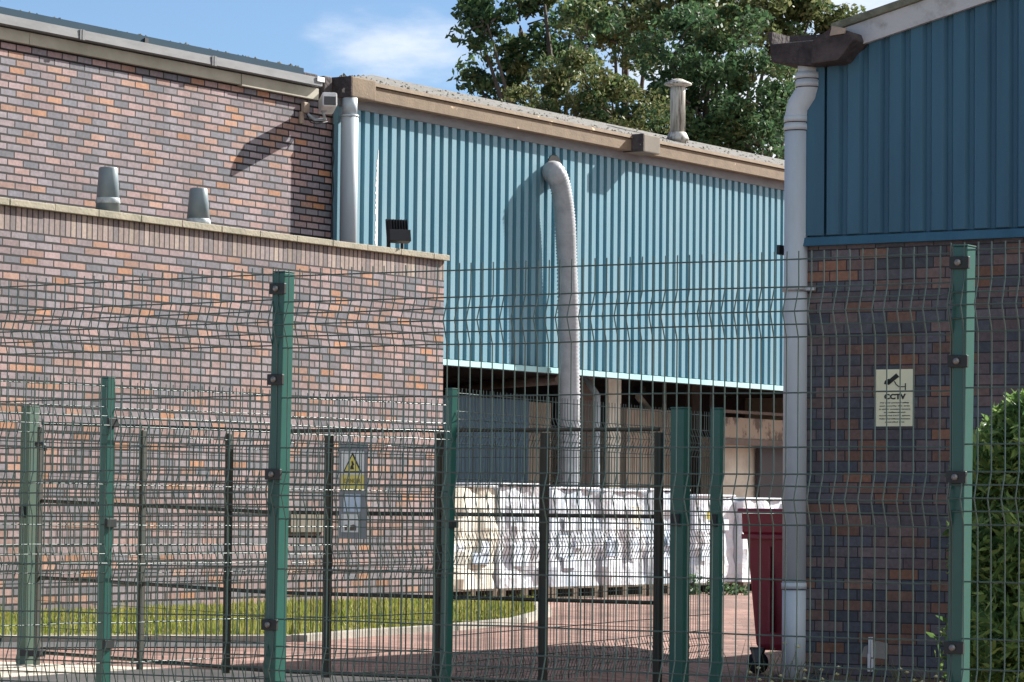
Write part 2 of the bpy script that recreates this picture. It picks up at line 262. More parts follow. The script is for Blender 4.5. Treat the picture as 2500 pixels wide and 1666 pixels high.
# ------------------------------------------------------------------ mesh builder
class MB:
    def __init__(s, vofs=0.0): s.v = []; s.f = []; s.uv = []; s.sm = []; s.vofs = vofs
    def face(s, pts, uvs=None, smooth=False):
        i = len(s.v); s.v += [tuple(p) for p in pts]; s.f.append(list(range(i, i + len(pts))))
        s.uv.append(uvs if uvs else [(p[0], p[2] + s.vofs) for p in pts]); s.sm.append(smooth)
    def box(s, x0, x1, y0, y1, z0, z1):
        a = lambda X, Y, Z: (X, Y, Z); o = s.vofs
        def q(p): 
            e1 = Vector(p[1]) - Vector(p[0]); e2 = Vector(p[3]) - Vector(p[0]); n = e1.cross(e2)
            ax = max(range(3), key=lambda k: abs(n[k]))
            uv = [(c[0], c[2] + o) if ax == 1 else (c[1], c[2] + o) if ax == 0 else (c[0], c[1]) for c in p]
            s.face(p, uv)
        q([a(x0,y0,z0), a(x1,y0,z0), a(x1,y0,z1), a(x0,y0,z1)]); q([a(x1,y1,z0), a(x0,y1,z0), a(x0,y1,z1), a(x1,y1,z1)])
        q([a(x0,y1,z0), a(x0,y0,z0), a(x0,y0,z1), a(x0,y1,z1)]); q([a(x1,y0,z0), a(x1,y1,z0), a(x1,y1,z1), a(x1,y0,z1)])
        q([a(x0,y0,z1), a(x1,y0,z1), a(x1,y1,z1), a(x0,y1,z1)]); q([a(x0,y1,z0), a(x1,y1,z0), a(x1,y0,z0), a(x0,y0,z0)])
        return s
    def prism(s, outline, y0, y1):
        "outline: (x, z) points, counter-clockwise seen from the front (-y side)"
        s.face([(x, y0, z) for x, z in outline]); s.face([(x, y1, z) for x, z in reversed(outline)])
        n = len(outline)
        for i in range(n):
            (xa, za), (xb, zb) = outline[i], outline[(i + 1) % n]
            s.face([(xa, y0, za), (xa, y1, za), (xb, y1, zb), (xb, y0, zb)])
        return s
    def extrude_x(s, prof, x0, x1):
        "prof: (y, z) closed profile swept along x"
        n = len(prof)
        for i in range(n):
            (ya, za), (yb, zb) = prof[i], prof[(i + 1) % n]
            s.face([(x0, ya, za), (x1, ya, za), (x1, yb, zb), (x0, yb, zb)])
        s.face([(x0, y, z) for y, z in reversed(prof)]); s.face([(x1, y, z) for y, z in prof]); return s
    def tube(s, pts, r, seg=8, cap=True, smooth=True, squash=None):
        pts = [Vector(p) for p in pts]; rs = r if isinstance(r, (list, tuple)) else [r] * len(pts)
        base = len(s.v); ref = None; n = len(pts)
        for i, p in enumerate(pts):
            t = (pts[min(i + 1, n - 1)] - pts[max(i - 1, 0)]).normalized()
            if ref is None:
                ref = Vector((1, 0, 0)) if abs(t.x) < 0.8 else Vector((0, 1, 0))
            a = (ref - t * ref.dot(t)).normalized(); ref = a; b = t.cross(a)
            for k in range(seg):
                th = 2 * math.pi * (k + 0.5) / seg; s.v.append(tuple(p + (a * math.cos(th) + b * math.sin(th)) * rs[i]))
        for i in range(n - 1):
            for k in range(seg):
                k2 = (k + 1) % seg; A = base + i * seg
                s.f.append([A + k, A + k2, A + seg + k2, A + seg + k]); s.uv.append([(0, 0)] * 4); s.sm.append(smooth)
        if cap:
            s.f.append([base + k for k in reversed(range(seg))]); s.uv.append([(0, 0)] * seg); s.sm.append(False)
            s.f.append([base + (n - 1) * seg + k for k in range(seg)]); s.uv.append([(0, 0)] * seg); s.sm.append(False)
        return s
    def lathe(s, prof, c=(0, 0, 0), seg=24, smooth=True):
        "prof: (r, z) from bottom to top"
        b = len(s.v); n = len(prof)
        for r, z in prof:
            for k in range(seg):
                th = 2 * math.pi * k / seg; s.v.append((c[0] + r * math.cos(th), c[1] + r * math.sin(th), c[2] + z))
        for i in range(n - 1):
            for k in range(seg):
                k2 = (k + 1) % seg; A = b + i * seg
                s.f.append([A + k, A + k2, A + seg + k2, A + seg + k]); s.uv.append([(0, 0)] * 4); s.sm.append(smooth)
        for i, rev in ((0, True), (n - 1, False)):
            if prof[i][0] > 1e-4:
                ks = reversed(range(seg)) if rev else range(seg)
                s.f.append([b + i * seg + k for k in ks]); s.uv.append([(0, 0)] * seg); s.sm.append(False)
        return s
    def build(s, name, mat, parent=None, loc=None, rz=None, bevel=0.0):
        me = bpy.data.meshes.new(name); me.from_pydata(s.v, [], s.f); me.update()
        ul = me.uv_layers.new(name='UVMap'); k = 0
        flat = [c for f in s.uv for q in f for c in q]; ul.data.foreach_set('uv', flat)
        me.polygons.foreach_set('use_smooth', s.sm)
        o = bpy.data.objects.new(name, me); COL.objects.link(o)
        me.materials.append(MT[mat] if isinstance(mat, str) else mat)
        if bevel:
            bm = bmesh.new(); bm.from_mesh(me); bmesh.ops.remove_doubles(bm, verts=bm.verts, dist=1e-5)
            bmesh.ops.bevel(bm, geom=[e for e in bm.edges if e.is_manifold and e.calc_face_angle(0) > 0.6], offset=bevel, segments=2, affect='EDGES', profile=0.6)
            bm.to_mesh(me); bm.free()
        if parent: o.parent = parent
        if loc is not None: o.location = loc
        if rz is not None: o.rotation_euler = (0, 0, rz)
        return o
def tag(o, label=None, cat=None, group=None, kind=None):
    if label: o['label'] = label
    if cat: o['category'] = cat
    if group: o['group'] = group
    if kind: o['kind'] = kind
    return o
def empty(name, loc, rz=0.0, label=None, cat=None, group=None):
    o = bpy.data.objects.new(name, None); COL.objects.link(o); o.location = loc; o.rotation_euler = (0, 0, rz)
    o.empty_display_size = 0.3
    return tag(o, label, cat, group)
def frame_empty(name, fr, label, cat, group=None, x=0, y=0, z=0):
    return empty(name, fr.world(x, y, z), fr.rz, label, cat, group)
def copy_tree(o, parent=None):
    c = o.copy(); COL.objects.link(c)
    if parent: c.parent = parent
    for ch in list(o.children): copy_tree(ch, c)
    return c
def text_part(name, body, size, mat, parent, loc, width=None, align='CENTER', bold=0.0):
    "flat raised lettering standing upright in the local xz plane, read from -y"
    cu = bpy.data.curves.new(name, 'FONT'); cu.body = body; cu.size = size; cu.align_x = align; cu.extrude = 0.0008; cu.offset = bold; cu.resolution_u = 2
    t = bpy.data.objects.new(name + '_tmp', cu); COL.objects.link(t)
    bpy.context.view_layer.update(); dg = bpy.context.evaluated_depsgraph_get()
    me = bpy.data.meshes.new_from_object(t.evaluated_get(dg)); bpy.data.objects.remove(t); bpy.data.curves.remove(cu)
    xs = [v.co.x for v in me.vertices]; k = (width / (max(xs) - min(xs))) if width and xs else 1.0
    for v in me.vertices: v.co = Vector((v.co.x * k, -v.co.z, v.co.y))
    me.name = name; me.materials.clear(); me.materials.append(MT[mat])
    o = bpy.data.objects.new(name, me); COL.objects.link(o); o.parent = parent; o.location = loc; return o

# ------------------------------------------------------------------ ground
def sheet(name, mat, inside, x0, x1, y0, y1, step, lift, edges=None):
    pass
def ground_grid():
    xs = [-400, -60, -20, -12] + [-8 + 0.5 * i for i in range(33)] + [12, 20, 60, 400]
    ys = [-40, -5, 4, 9] + [12 + 0.5 * i for i in range(49)] + [40, 50, 70, 120, 300, 900]
    b = MB()
    for i in range(len(xs) - 1):
        for j in range(len(ys) - 1):
            p = [(xs[i], ys[j]), (xs[i+1], ys[j]), (xs[i+1], ys[j+1]), (xs[i], ys[j+1])]
            b.face([(x, y, gz(x, y)) for x, y in p], p)
    return b.build('ground', 'paving')
tag(ground_grid(), kind='structure')
def poly_sheet(name, pts, mat, lift, kind='structure'):
    b = MB(); b.face([(x, y, gz(x, y) + lift) for x, y in pts], pts); return tag(b.build(name, mat), kind=kind)
# pale concrete on this side of the gate line
def gl(u, off): q = F2.world(u, off, 0); return (q.x, q.y)
poly_sheet('concrete_apron', [gl(-9, -14), gl(3.1, -14), gl(3.1, 0.25), gl(1.6, 0.32), gl(0.2, 0.2), gl(-9, 0.2)], 'concrete', 0.004)
KE = [(-12.0, 22.6), (-6.5, 23.45), (-3.83, 23.8), (-1.7, 24.37), (-1.23, 25.57), (-0.58, 26.84), (0.0, 28.6), (0.25, 30.5), (0.25, 34.0)]
def wallpt(u, y=-0.0): q = LF.world(u, y, 0); return (q.x, q.y)
turf = KE + [wallpt(7.06), wallpt(-9)]
poly_sheet('turf', [(x, y) for x, y in turf], 'soil', 0.03)
kb = MB()
for i in range(len(KE) - 1):
    a, c = Vector(KE[i]), Vector(KE[i + 1]); t = (c - a).normalized(); n = Vector((t.y, -t.x))
    L = (c - a).length; m_ = max(1, int(L / 0.9))
    for k in range(m_):
        p, q = a + t * (L * k / m_ + 0.004), a + t * (L * (k + 1) / m_ - 0.004)
        o = [p, q, q + n * 0.16, p + n * 0.16]
        kb.face([(v.x, v.y, 0.05) for v in (o[0], o[3], o[2], o[1])]); 
        for e in range(4):
            A, B_ = o[e], o[(e + 1) % 4]; kb.face([(A.x, A.y, -0.02), (A.x, A.y, 0.05), (B_.x, B_.y, 0.05), (B_.x, B_.y, -0.02)])
tag(kb.build('kerb', 'kerb'), kind='structure')
poly_sheet('dark_ground_strip', [(-12, 21.9), (-12, 22.3), (-3.83, 23.55), (-1.75, 24.0), (-1.6, 23.3), (-3.6, 22.7)], 'darkgrey', 0.008)  # dark grey strip laid in front of the grass kerb
def inpoly(x, y, P):
    c = False
    for i in range(len(P)):
        (x1, y1), (x2, y2) = P[i], P[i - 1]
        if (y1 > y) != (y2 > y) and x < (x2 - x1) * (y - y1) / (y2 - y1) + x1: c = not c
    return c
gb = MB(); rnd = random.Random(3)
cnt = 0
while cnt < 26000:
    x = rnd.uniform(-6.5, 0.4); y = rnd.uniform(22.8, 36)
    if not inpoly(x, y, turf): continue
    pn = math.sin(x * 2.1 + 1.3 * math.sin(y * 1.7)) + math.sin(y * 2.9 + x * .7)
    if pn < -.6 and rnd.random() < .8: continue
    h = (1.25 if pn > .8 else .9) * rnd.uniform(0.02, 0.09) * (1.5 if rnd.random() < 0.07 else 1); a = rnd.uniform(0, 6.28); w = rnd.uniform(0.006, 0.012)
    dx, dy = math.cos(a) * w, math.sin(a) * w; lx, ly = rnd.uniform(-.03, .03), rnd.uniform(-.03, .03)
    gb.face([(x - dx, y - dy, 0.03), (x + dx, y + dy, 0.03), (x + lx, y + ly, 0.03 + h)]); cnt += 1
tag(gb.build('grass', 'grass'), 'short bright green grass strip in front of the brick annex', 'grass', kind='stuff')

# ------------------------------------------------------------------ cladding profile
def cladding(x0, x1, zb, zt, period, crest, flank, depth, yc):
    "trapezoidal sheet: crests at yc, troughs depth behind; zt may be a function of x"
    zf = zt if callable(zt) else (lambda x: zt)
    b = MB(); x = x0
    while x < x1:
        p = [(x, yc + depth), (x + flank, yc), (x + flank + crest, yc), (x + 2 * flank + crest, yc + depth), (x + period, yc + depth)]
        for (xa, ya), (xb, yb) in zip(p, p[1:]):
            xa, xb = min(xa, x1), min(xb, x1)
            if xb - xa > 1e-4: b.face([(xa, ya, zb), (xb, yb, zb), (xb, yb, zf(xb)), (xa, ya, zf(xa))])
        x += period
    return b
def moss_line(x0, x1, y, z, n, rnd, size=0.03, zf=None, dy=0.1, slope=0.0):
    b = MB()
    for _ in range(n):
        x = rnd.uniform(x0, x1); r = size * rnd.uniform(0.3, 1.3); zz = (zf(x) if zf else z); yy = y + (rnd.random() ** 1.6 * min(dy, (x - x0) * .55 + .1) if slope else rnd.uniform(-dy * .2, dy)); zz += slope * (yy - y)
        k = rnd.randint(4, 6); ring = [(x + r * rnd.uniform(.7, 1.6) * math.cos(i * 6.283 / k), yy + r * math.sin(i * 6.283 / k), zz - 0.005) for i in range(k)]
        top = (x + rnd.uniform(-r, r) * .4, yy, zz + r * rnd.uniform(0.4, 1.1))
        for i in range(k): b.face([ring[i], ring[(i + 1) % k], top])
    return b

# ------------------------------------------------------------------ brick annex (front left)
an = frame_empty('brick_annex', LF, 'low flat roofed brick annex with soldier course and concrete coping, by the grass', 'building')
b = MB(vofs=-3.49 + 75); b.box(-9, 7.05, 0, 1.395, -0.3, 3.487); b.build('wall', 'brickA', an)
b = MB(vofs=-3.487); b.box(-9, 7.05, 0.001, 0.215, 3.487, 3.717); b.build('soldier_course', 'soldier', an)
b = MB(); b.box(-9, 7.05, 0.217, 1.395, 3.489, 3.60); b.build('flat_roof', 'darkgrey', an)
b = MB(); x = -9.2
rnd = random.Random(11)
while x < 7.0:
    L = 0.615 if x < 6.4 else 7.095 - x
    e = min(x + L, 7.095); j = rnd.uniform(-.003, .003)
    b.box(x + .004, e - .004, -0.042 + j, 0.25, 3.7185, 3.783 + j); x = e
b.build('coping', 'coping', an, bevel=0.006)

# ------------------------------------------------------------------ main brick block behind it
mb_ = frame_empty('brick_block', LF, 'taller brick building with grey gutter and dark blue roof edge, left behind the annex', 'building')
b = MB(vofs=-5.49 + 75); b.box(-9, 6.868, 1.4, 9, -0.3, 5.66); b.build('wall', 'brickA', mb_)
b = MB(); x = -9
for e in (-6.3, -3.6, -0.9, 1.8, 5.15, 6.53):
    b.box(x + .003, e - .003, 1.345 - (.006 if e > 6 else 0), 1.399, 5.507 - (.01 if e > 6 else 0), 5.625); x = e
b.build('fascia_board', 'soffit', mb_, bevel=0.005)
b = MB(); b.extrude_x([(1.27, 5.645), (1.29, 5.638), (1.398, 5.638), (1.398, 5.735), (1.275, 5.735)], -9, 6.5)
g = b.build('gutter', 'gutterU', mb_)
b = MB()
for xj in (-6.1, -2.4, 2.45, 4.55):
    b = MB(); b.box(xj, xj + .075, 1.262, 1.2695, 5.636, 5.738); b.box(xj + .03, xj + .04, 1.2575, 1.262, 5.638, 5.738); b.build('joint_strap', 'gutterU', g)
b = MB(); b.box(6.39, 6.52, 1.255, 1.268, 5.69, 5.742); b.build('end_cap', 'white', g)
b = MB(); b.extrude_x([(1.42, 5.665), (1.55, 5.665), (1.555, 5.845), (1.425, 5.838)], -9, 6.36)
b.extrude_x([(1.56, 5.84), (9, 6.30), (9, 6.25), (1.56, 5.70)], -9, 6.36)
rf = b.build('roof_edge', 'slate', mb_)
b = MB(); b.box(3.62, 3.68, 1.405, 1.42, 5.68, 5.815); b.build('seam', 'black', rf)
moss_line(-3, 6.4, 1.5, 5.855, 150, random.Random(2), 0.022, dy=.08).build('moss', 'moss', mb_)['kind'] = 'stuff'
b = MB(); b.box(6.36, 6.62, 1.42, 1.9, 5.62, 5.80); b.box(6.60, 6.75, 1.32, 1.9, 5.42, 5.78); b.build('concrete_end', 'darkconc', mb_, bevel=0.02)
b = MB(); b.box(6.74, 6.895, 1.40, 1.9, 5.40, 5.80); b.build('concrete_block', 'rawconc', mb_, bevel=0.02)

# ------------------------------------------------------------------ teal clad hall over the loading bay
TY = 1.33
th = frame_empty('teal_clad_hall', LF, 'industrial hall clad in pale teal ribbed sheeting over an open loading bay', 'building')
b = cladding(6.868, 24, 2.765, 5.474, 0.1745, 0.091, 0.004, 0.058, TY)
b.build('cladding', 'teal', th)
# light scrape where the paint is gone from one crest
xs_, zs_ = LF.px(921, 420, TY)
k_ = math.floor((xs_ - 6.868) / 0.1745); xc = 6.868 + k_ * 0.1745 + 0.004
b = MB(); rr = random.Random(5); zz = 3.80
while zz < 5.05:
    w1 = 0.05 + rr.uniform(-.012, .012) - 0.03 * sstep(4.5, 5.05, zz); b.box(xc + 0.091 - w1, xc + 0.090, TY - 0.003, TY - 0.0005, zz, zz + 0.028); zz += 0.028
b.build('bare_paint_patch', 'white', th)
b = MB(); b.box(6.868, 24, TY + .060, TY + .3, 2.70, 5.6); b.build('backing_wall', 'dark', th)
b = MB(); b.extrude_x([(TY - .035, 2.690), (TY + .03, 2.690), (TY + .03, 2.762), (TY - .03, 2.752)], 6.872, 24); b.build('drip_trim', 'tealtrim', th)
b = MB(); b.box(6.868, 24, TY - .012, TY + .057, 5.475, 5.584); b.build('head_flashing', 'gutterU', th)
zfb = LF.px(1600, 386, TY - .1)[1]
b = MB(); FY = TY - 0.13
b.extrude_x([(FY, 5.585), (TY + .25, 5.585), (TY + .25, 5.73), (FY, 5.73)], 6.9, 24)
b.extrude_x([(FY - .022, 5.742), (TY + .25, 5.736), (TY + .25, 5.79), (FY - .012, 5.785)], 6.9, 24)
b.box(6.9, 24, FY + .02, TY + .2, 5.728, 5.745)
fas = b.build('concrete_gutter', 'tan', th)
# outlet boxes that interrupt the gutter
def outlet(x0, x1, mat_front, dark, pr=.24):
    b = MB(); b.box(x0, x1, FY - pr, TY + .2, 5.565, 5.795); b.build('outlet_box', mat_front, th, bevel=0.015)
    b = MB(); b.box(x0 - .012, x0 - .001, FY - pr + .002, TY + .1, 5.568, 5.793); b.build('outlet_shade_side', dark, th)  # dark sheet paints the box's left end as its shaded side
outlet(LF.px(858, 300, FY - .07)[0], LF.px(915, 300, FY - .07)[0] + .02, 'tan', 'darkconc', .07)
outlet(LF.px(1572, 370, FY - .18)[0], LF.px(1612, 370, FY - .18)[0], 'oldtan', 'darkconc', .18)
HX = 9.6                                    # hipped left end of the roof
b = MB(); b.face([(6.9, FY + .02, 5.788), (24, FY + .02, 5.788), (24, FY + 1.62, 6.25), (HX, FY + 1.62, 6.25)])
b.face([(HX, FY + 1.62, 6.25), (24, FY + 1.62, 6.25), (24, FY + 9, 6.45), (HX + 4, FY + 9, 6.45)]); b.face([(HX + 4, FY + 9, 6.45), (24, FY + 9, 6.45), (24, FY + 17, 5.788), (6.9, FY + 17, 5.788)])
b.face([(6.9, FY + .02, 5.788), (HX, FY + 1.62, 6.25), (HX + 4, FY + 9, 6.45), (6.9, FY + 17, 5.788)]); b.build('roof', 'slab', th)
b = moss_line(7.0, 19, FY + .12, 5.80, 1300, random.Random(4), 0.03, dy=1.3, slope=.289); b.build('moss', 'moss', th)['kind'] = 'stuff'
# loading bay inside
BY = 5.6
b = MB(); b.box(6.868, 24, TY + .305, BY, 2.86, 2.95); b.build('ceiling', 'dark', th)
b = MB(); b.box(6.868, 24, BY, BY + .2, -.2, 2.2); b.build('back_wall', 'cream', th)
b = MB(); b.box(6.868, 24, BY - .03, BY + .2, 2.203, 2.858); b.build('bay_shade_band', 'dark', th)  # dark slab paints the shade high on the bay's back wall
b = MB(); b.box(24, 24.2, TY, BY, -.2, 5.5); b.build('end_wall', 'cream', th)
def lx(u, v, y): return LF.px(u, v, y)[0]
SY = 2.6; b = MB(); xa, xb_ = lx(1050, 1080, SY), lx(1283, 1080, SY); zs = LF.px(1180, 972, SY)[1]
x = xa
while x < xb_: 
    b.box(x, min(x + .11, xb_), SY - .05, SY - .005, -.1, zs); x += .115
b.build('shutter', 'bluedoor', th)
b = MB(); b.box(lx(1855, 1150, 2.1), lx(1855, 1150, 2.1) + 1.0, 2.1, 2.16, -.1, LF.px(1880, 1092, 2.1)[1]); b.build('door', 'browndoor', th)
b = MB(); b.box(lx(1765, 1150, 2.2), lx(1765, 1150, 2.2) + 5.0, 2.2, 2.3, -.1, LF.px(1880, 1088, 2.2)[1]); b.build('partition', 'cream', th)
z0, z1 = LF.px(1830, 1072, 1.9)[1], LF.px(1830, 1022, 1.9)[1]
b = MB(); b.box(lx(1768, 1050, 1.9), lx(1768, 1050, 1.9) + 4, 1.9, 2.05, z0, z1); b.build('lintel_panel', 'peel', th)
b = MB(); b.box(lx(1768, 1050, 1.9) - .1, lx(1768, 1050, 1.9) + 4, 1.88, 2.02, z0 - .09, z0 - .004); b.box(lx(1768, 1050, 1.9), lx(1768, 1050, 1.9) + 4, 1.88, 2.02, z1 + .06, z1 + .10); b.build('steel_beam', 'steel', th)
def column(u0, u1, y, mat, t=0.16, zt=2.86, v=1100):
    x0, x1 = lx(u0, v, y), lx(u1, v, y); b = MB(); b.box(x0, x1, y, y + t, -.2, zt); b.build('column', mat, th, bevel=.008)
column(1485, 1516, 2.0, 'cream', 0.05); column(1418, 1448, 2.6, 'steel', .12); column(1560, 1575, 4.6, 'browndoor', .1); column(1530, 1640, 3.0, 'cream', .1, LF.px(1600, 1000, 3.0)[1])
column(1290, 1345, 3.2, 'cream', .1, LF.px(1600, 1000, 3.2)[1]); column(1690, 1712, 3.4, 'steel', .12)
b = MB(); x_ = lx(1456, 1100, 1.9); b.tube([(x_, 1.9, -.1), (x_, 1.9, 2.5), (x_ + .05, 2.2, 2.84)], 0.045, 10); b.build('drain_pipe', 'pvc', th)
b = MB(); p0 = (lx(1086, 948, 4.8), 4.8, LF.px(1086, 948, 4.8)[1]); p1 = (lx(1365, 928, 1.75), 1.75, LF.px(1365, 928, 1.75)[1]); b.tube([p0, p1], .06, 8); b.build('roof_pipe', 'steel', th)
b = MB(); p0 = (lx(1558, 968, 3.2), 3.2, LF.px(1558, 968, 3.2)[1]); p1 = (lx(1622, 1050, 3.6), 3.6, LF.px(1622, 1050, 3.6)[1]); b.tube([p0, p1], .05, 6); b.build('brace', 'cream', th)
for ux in (1622, 1738): 
    b = MB(); x_ = lx(ux, 960, 2.9); b.tube([(x_, 2.9, 2.1), (x_, 2.9, 2.85)], .03, 8); b.build('hanger_rod', 'galv', th)
# downpipe at the left end of the hall
x0, _ = LF.px(852, 420, TY - .12); 
b = MB(); b.tube([(x0, TY - .12, 3.5), (x0, TY - .12, 5.36)], .098, 20); b.tube([(x0, TY - .12, 5.37), (x0, TY - .12, 5.56)], .085, 20); b.tube([(x0, TY - .12, 5.345), (x0, TY - .12, 5.37)], .103, 20)
b.build('downpipe', 'pvc', th)
b = MB(); xk, _ = LF.px(812, 400, TY - .05); pts = []
rr = random.Random(9)
for i in range(14): pts.append((xk + rr.uniform(-.015, .015) + (0.0 if i < 10 else (i - 9) * .018), TY - .06, 5.25 - i * .125))
b.tube(pts, .007, 5); b.build('hanging_cable', 'black', th)

# ------------------------------------------------------------------ right building
rb = frame_empty('blue_clad_building', RF, 'shaded building with dark blue sheeting above brown brick, on the right', 'building')
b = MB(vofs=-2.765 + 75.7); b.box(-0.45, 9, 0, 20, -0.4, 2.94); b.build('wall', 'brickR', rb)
vz = lambda x: 4.345 + 0.236 * (x + 0.07) if x < 5.5 else 4.345 + 0.236 * (5.57 - (x - 5.5))
b = cladding(-0.44 + .163, 9, 3.0, vz, 0.1635, 0.088, 0.022, 0.032, -0.035)
b.face([(-0.47, -0.034, 3.0), (-0.277, -0.034, 3.0), (-0.277, -0.034, vz(-.277)), (-0.47, -0.034, vz(-.47))])
b.face([(-0.47, 0.1, 3.0), (-0.47, -0.034, 3.0), (-0.47, -0.034, vz(-.47)), (-0.47, 0.1, vz(-.47))])
b.build('cladding', 'bluesheet', rb)
b = MB(); 
for i in range(34):
    xa = -0.455 + i * .28; xb_ = min(xa + .28, 9); b.prism([(xa, 2.96), (xb_, 2.96), (xb_, vz(xb_) - .02), (xa, vz(xa) - .02)], 0.006, 20)
b.build('upper_wall', 'bluesheet', rb)
b = MB(); b.extrude_x([(-.06, 2.925), (.0, 2.925), (.0, 2.995), (-.045, 2.985)], -.47, 9); b.build('base_trim', 'bluesheet', rb)
def sl(x0, x1, lo_, hi_, y0, y1): return MB().prism([(x0, vz(x0) + lo_), (x1, vz(x1) + lo_), (x1, vz(x1) + hi_), (x0, vz(x0) + hi_)], y0, y1)
sl(-.14, 5.5, -.035, .125, -.075, -.04).build('bargeboard', 'barge', rb)
sl(-.2, 5.5, .127, .185, -.10, .12).build('verge_tiles', 'verge', rb, bevel=.012)
b = MB(); b.face([(-.5, .12, vz(-.5) + .15), (5.5, .12, vz(5.5) + .15), (5.5, 20, vz(5.5) + .15), (-.5, 20, vz(-.5) + .15)]); b.face([(5.5, .12, vz(5.5) + .15), (9.5, .12, vz(9.5) + .15), (9.5, 20, vz(9.5) + .15), (5.5, 20, vz(5.5) + .15)]); b.build('roof', 'slab', rb)
# concrete gutter end with outlet
def rq(u, v, y=-.15): return RF.px(u, v, y)
gy = -.16
o = [rq(1882, 152, gy), rq(1960, 160, gy), rq(2006, 158, gy), rq(2006, 96, gy), rq(1878, 108, gy)]
b = MB().prism(o, gy, .25); b.build('gutter_outlet', 'darkconc', rb, bevel=.012)
o = [rq(1990, 160, gy), rq(2058, 150, gy), rq(2096, 100, gy), rq(2090, 82, gy), rq(2045, 68, gy), rq(1996, 100, gy)]
b = MB().prism(o, gy - .075, .1); b.build('gutter_end', 'darkconc', rb, bevel=.012)
o = [rq(2034, 90, gy - .035), rq(2070, 84, gy - .035), rq(2074, 72, gy - .035), rq(2040, 66, gy - .035)]
b = MB().prism(o, gy - .09, gy - .076); b.build('broken_edge', 'rawconc', rb)
o = [rq(1878, 106, gy), rq(1884, 106, gy), rq(1886, 78, gy), rq(1874, 80, gy)]
b = MB().prism(o, gy, .1); o = [rq(1888, 118, .2), rq(2005, 112, .2), rq(2005, 82, .2), rq(1888, 86, .2)]; b.prism(o, .252, .32); b.build('gutter_lip', 'darkconc', rb)
# downpipe with offset bend
py = -0.02
xt, zt = RF.px(1972, 165, py); xb_, zb2 = RF.px(1945, 300, py)
P = lambda u, v: (RF.px(u, v, py)[0], py, RF.px(u, v, py)[1])
b = MB(); rp = 0.086
a0, a1, a2, a3 = P(1973, 150), P(1973, 215), P(1948, 272), P(1945, 312)
b.tube([a0, P(1973, 190)], .074, 20)
b.tube([P(1973, 186), P(1973, 200), a1, P(1970, 228), P(1951, 258), a2, P(1945, 288), a3], rp, 20)
xq = a3[0]
b.tube([(xq, py, a3[2] + .005), (xq, py, .52)], rp, 24); b.tube([(xq, py, .50), (xq, py, -.15)], rp, 24)
dp = b.build('downpipe', 'pvcR', rb)
b = MB()
for z in (P(1973, 186)[2], P(1973, 206)[2], P(1945, 292)[2], P(1945, 312)[2], 0.51):
    b = MB(); xx = P(1973, 190)[0] if z > 4.0 and z > P(1945, 260)[2] else xq
    b.tube([(xx, py, z - .022), (xx, py, z + .022)], rp + .006, 24)
    c = b.build('collar', 'pvcR', dp)
    b = MB(); b.tube([(xx, py, z - .028), (xx, py, z - .0225)], rp + .003, 24); b.build('seal', 'black', dp)
b = MB()
for v in (707,):
    z = P(1945, v)[2]; b.tube([(xq, py, z - .018), (xq, py, z + .018)], rp + .009, 24); b.box(xq, xq + .16, -.045, -.015, z - .012, z + .012)
b.build('pipe_bracket', 'galv', dp)
b = MB(); xs0 = RF.px(1908, 588, .3)[0]; b.box(xs0 - .012, xs0 + .01, .25, .33, 2.90, 2.97); b.build('wall_box', 'black', rb)

# CCTV sign on the right wall
s0 = RF.px(2141, 903); s1 = RF.px(2232, 1041); sw = s1[0] - s0[0]; sh = s0[1] - s1[1]
sg = frame_empty('security_sign', RF, 'cream notice with a camera picture and the letters CCTV on brown brick', 'sign', x=(s0[0] + s1[0]) / 2, y=0, z=s1[1])
b = MB(); b.box(-sw / 2, sw / 2, -.012, -.003, 0, sh); b.build('panel', 'signy', sg)
def K(px_, py_): return ((px_ - 711) / 745 * sw, sh - (py_ - 250) / 1160 * sh)      # sign pixels to sign metres
b = MB(); yk = (-.0155, -.0125)
b.prism([K(500, 545), K(600, 562), K(800, 400), K(740, 335)][::-1][::-1], *yk)
b.prism([K(500, 545), K(520, 478), K(600, 440), K(640, 500), K(590, 565)], *yk)
pth = [K(705, 495), K(740, 560), K(790, 600), K(840, 606), K(925, 606)]
for (xa, za), (xb_, zb_) in zip(pth, pth[1:]):
    d = Vector((xb_ - xa, zb_ - za)).normalized(); n = Vector((-d.y, d.x)) * .0032
    b.prism([(xa - n.x, za - n.y), (xb_ - n.x, zb_ - n.y), (xb_ + n.x, zb_ + n.y), (xa + n.x, za + n.y)], *yk)
b.prism([K(915, 675), K(932, 675), K(932, 535), K(915, 535)], *yk)
b.build('camera_symbol', 'ink', sg)
text_part('heading', 'CCTV', .05, 'ink', sg, (0, -.0135, K(0, 855)[1]), width=sw * .58, bold=.0022)
for i, (t, wd) in enumerate((('For your personal safety', .76), ('and security this area', .80), ('is under constant camera', .83), ('surveillance and', .57), ('monitored CCTV system', .82), ('Video Surveillance Scheme', .83), ('controlled area', .52))):
    text_part('small_print', t, .012, 'ink', sg, (0, -.0135, K(0, 940 + i * 65.5)[1]), width=sw * wd, bold=.0003)
# pair of pale strips low on the right wall
st = frame_empty('cable_bracket', RF, 'pale split strip bracket with mortar patch low on brown brick wall', 'bracket', x=RF.px(2128, 1600)[0], y=0, z=RF.px(2128, 1640)[1])
b = MB(); b.box(-.022, -.004, -.02, -.004, 0, .125); b.box(.006, .02, -.02, -.004, 0, .09); b.box(-.017, -.003, -.018, -.004, .127, .24); b.box(.002, .012, -.018, -.004, .1, .24); b.build('strip', 'white', st)
b = MB(); b.prism([(-.08, .10), (.12, .09), (.125, .2), (.04, .215), (-.06, .17)], -.003, -.001); b.build('mortar_patch', 'kerb', st)

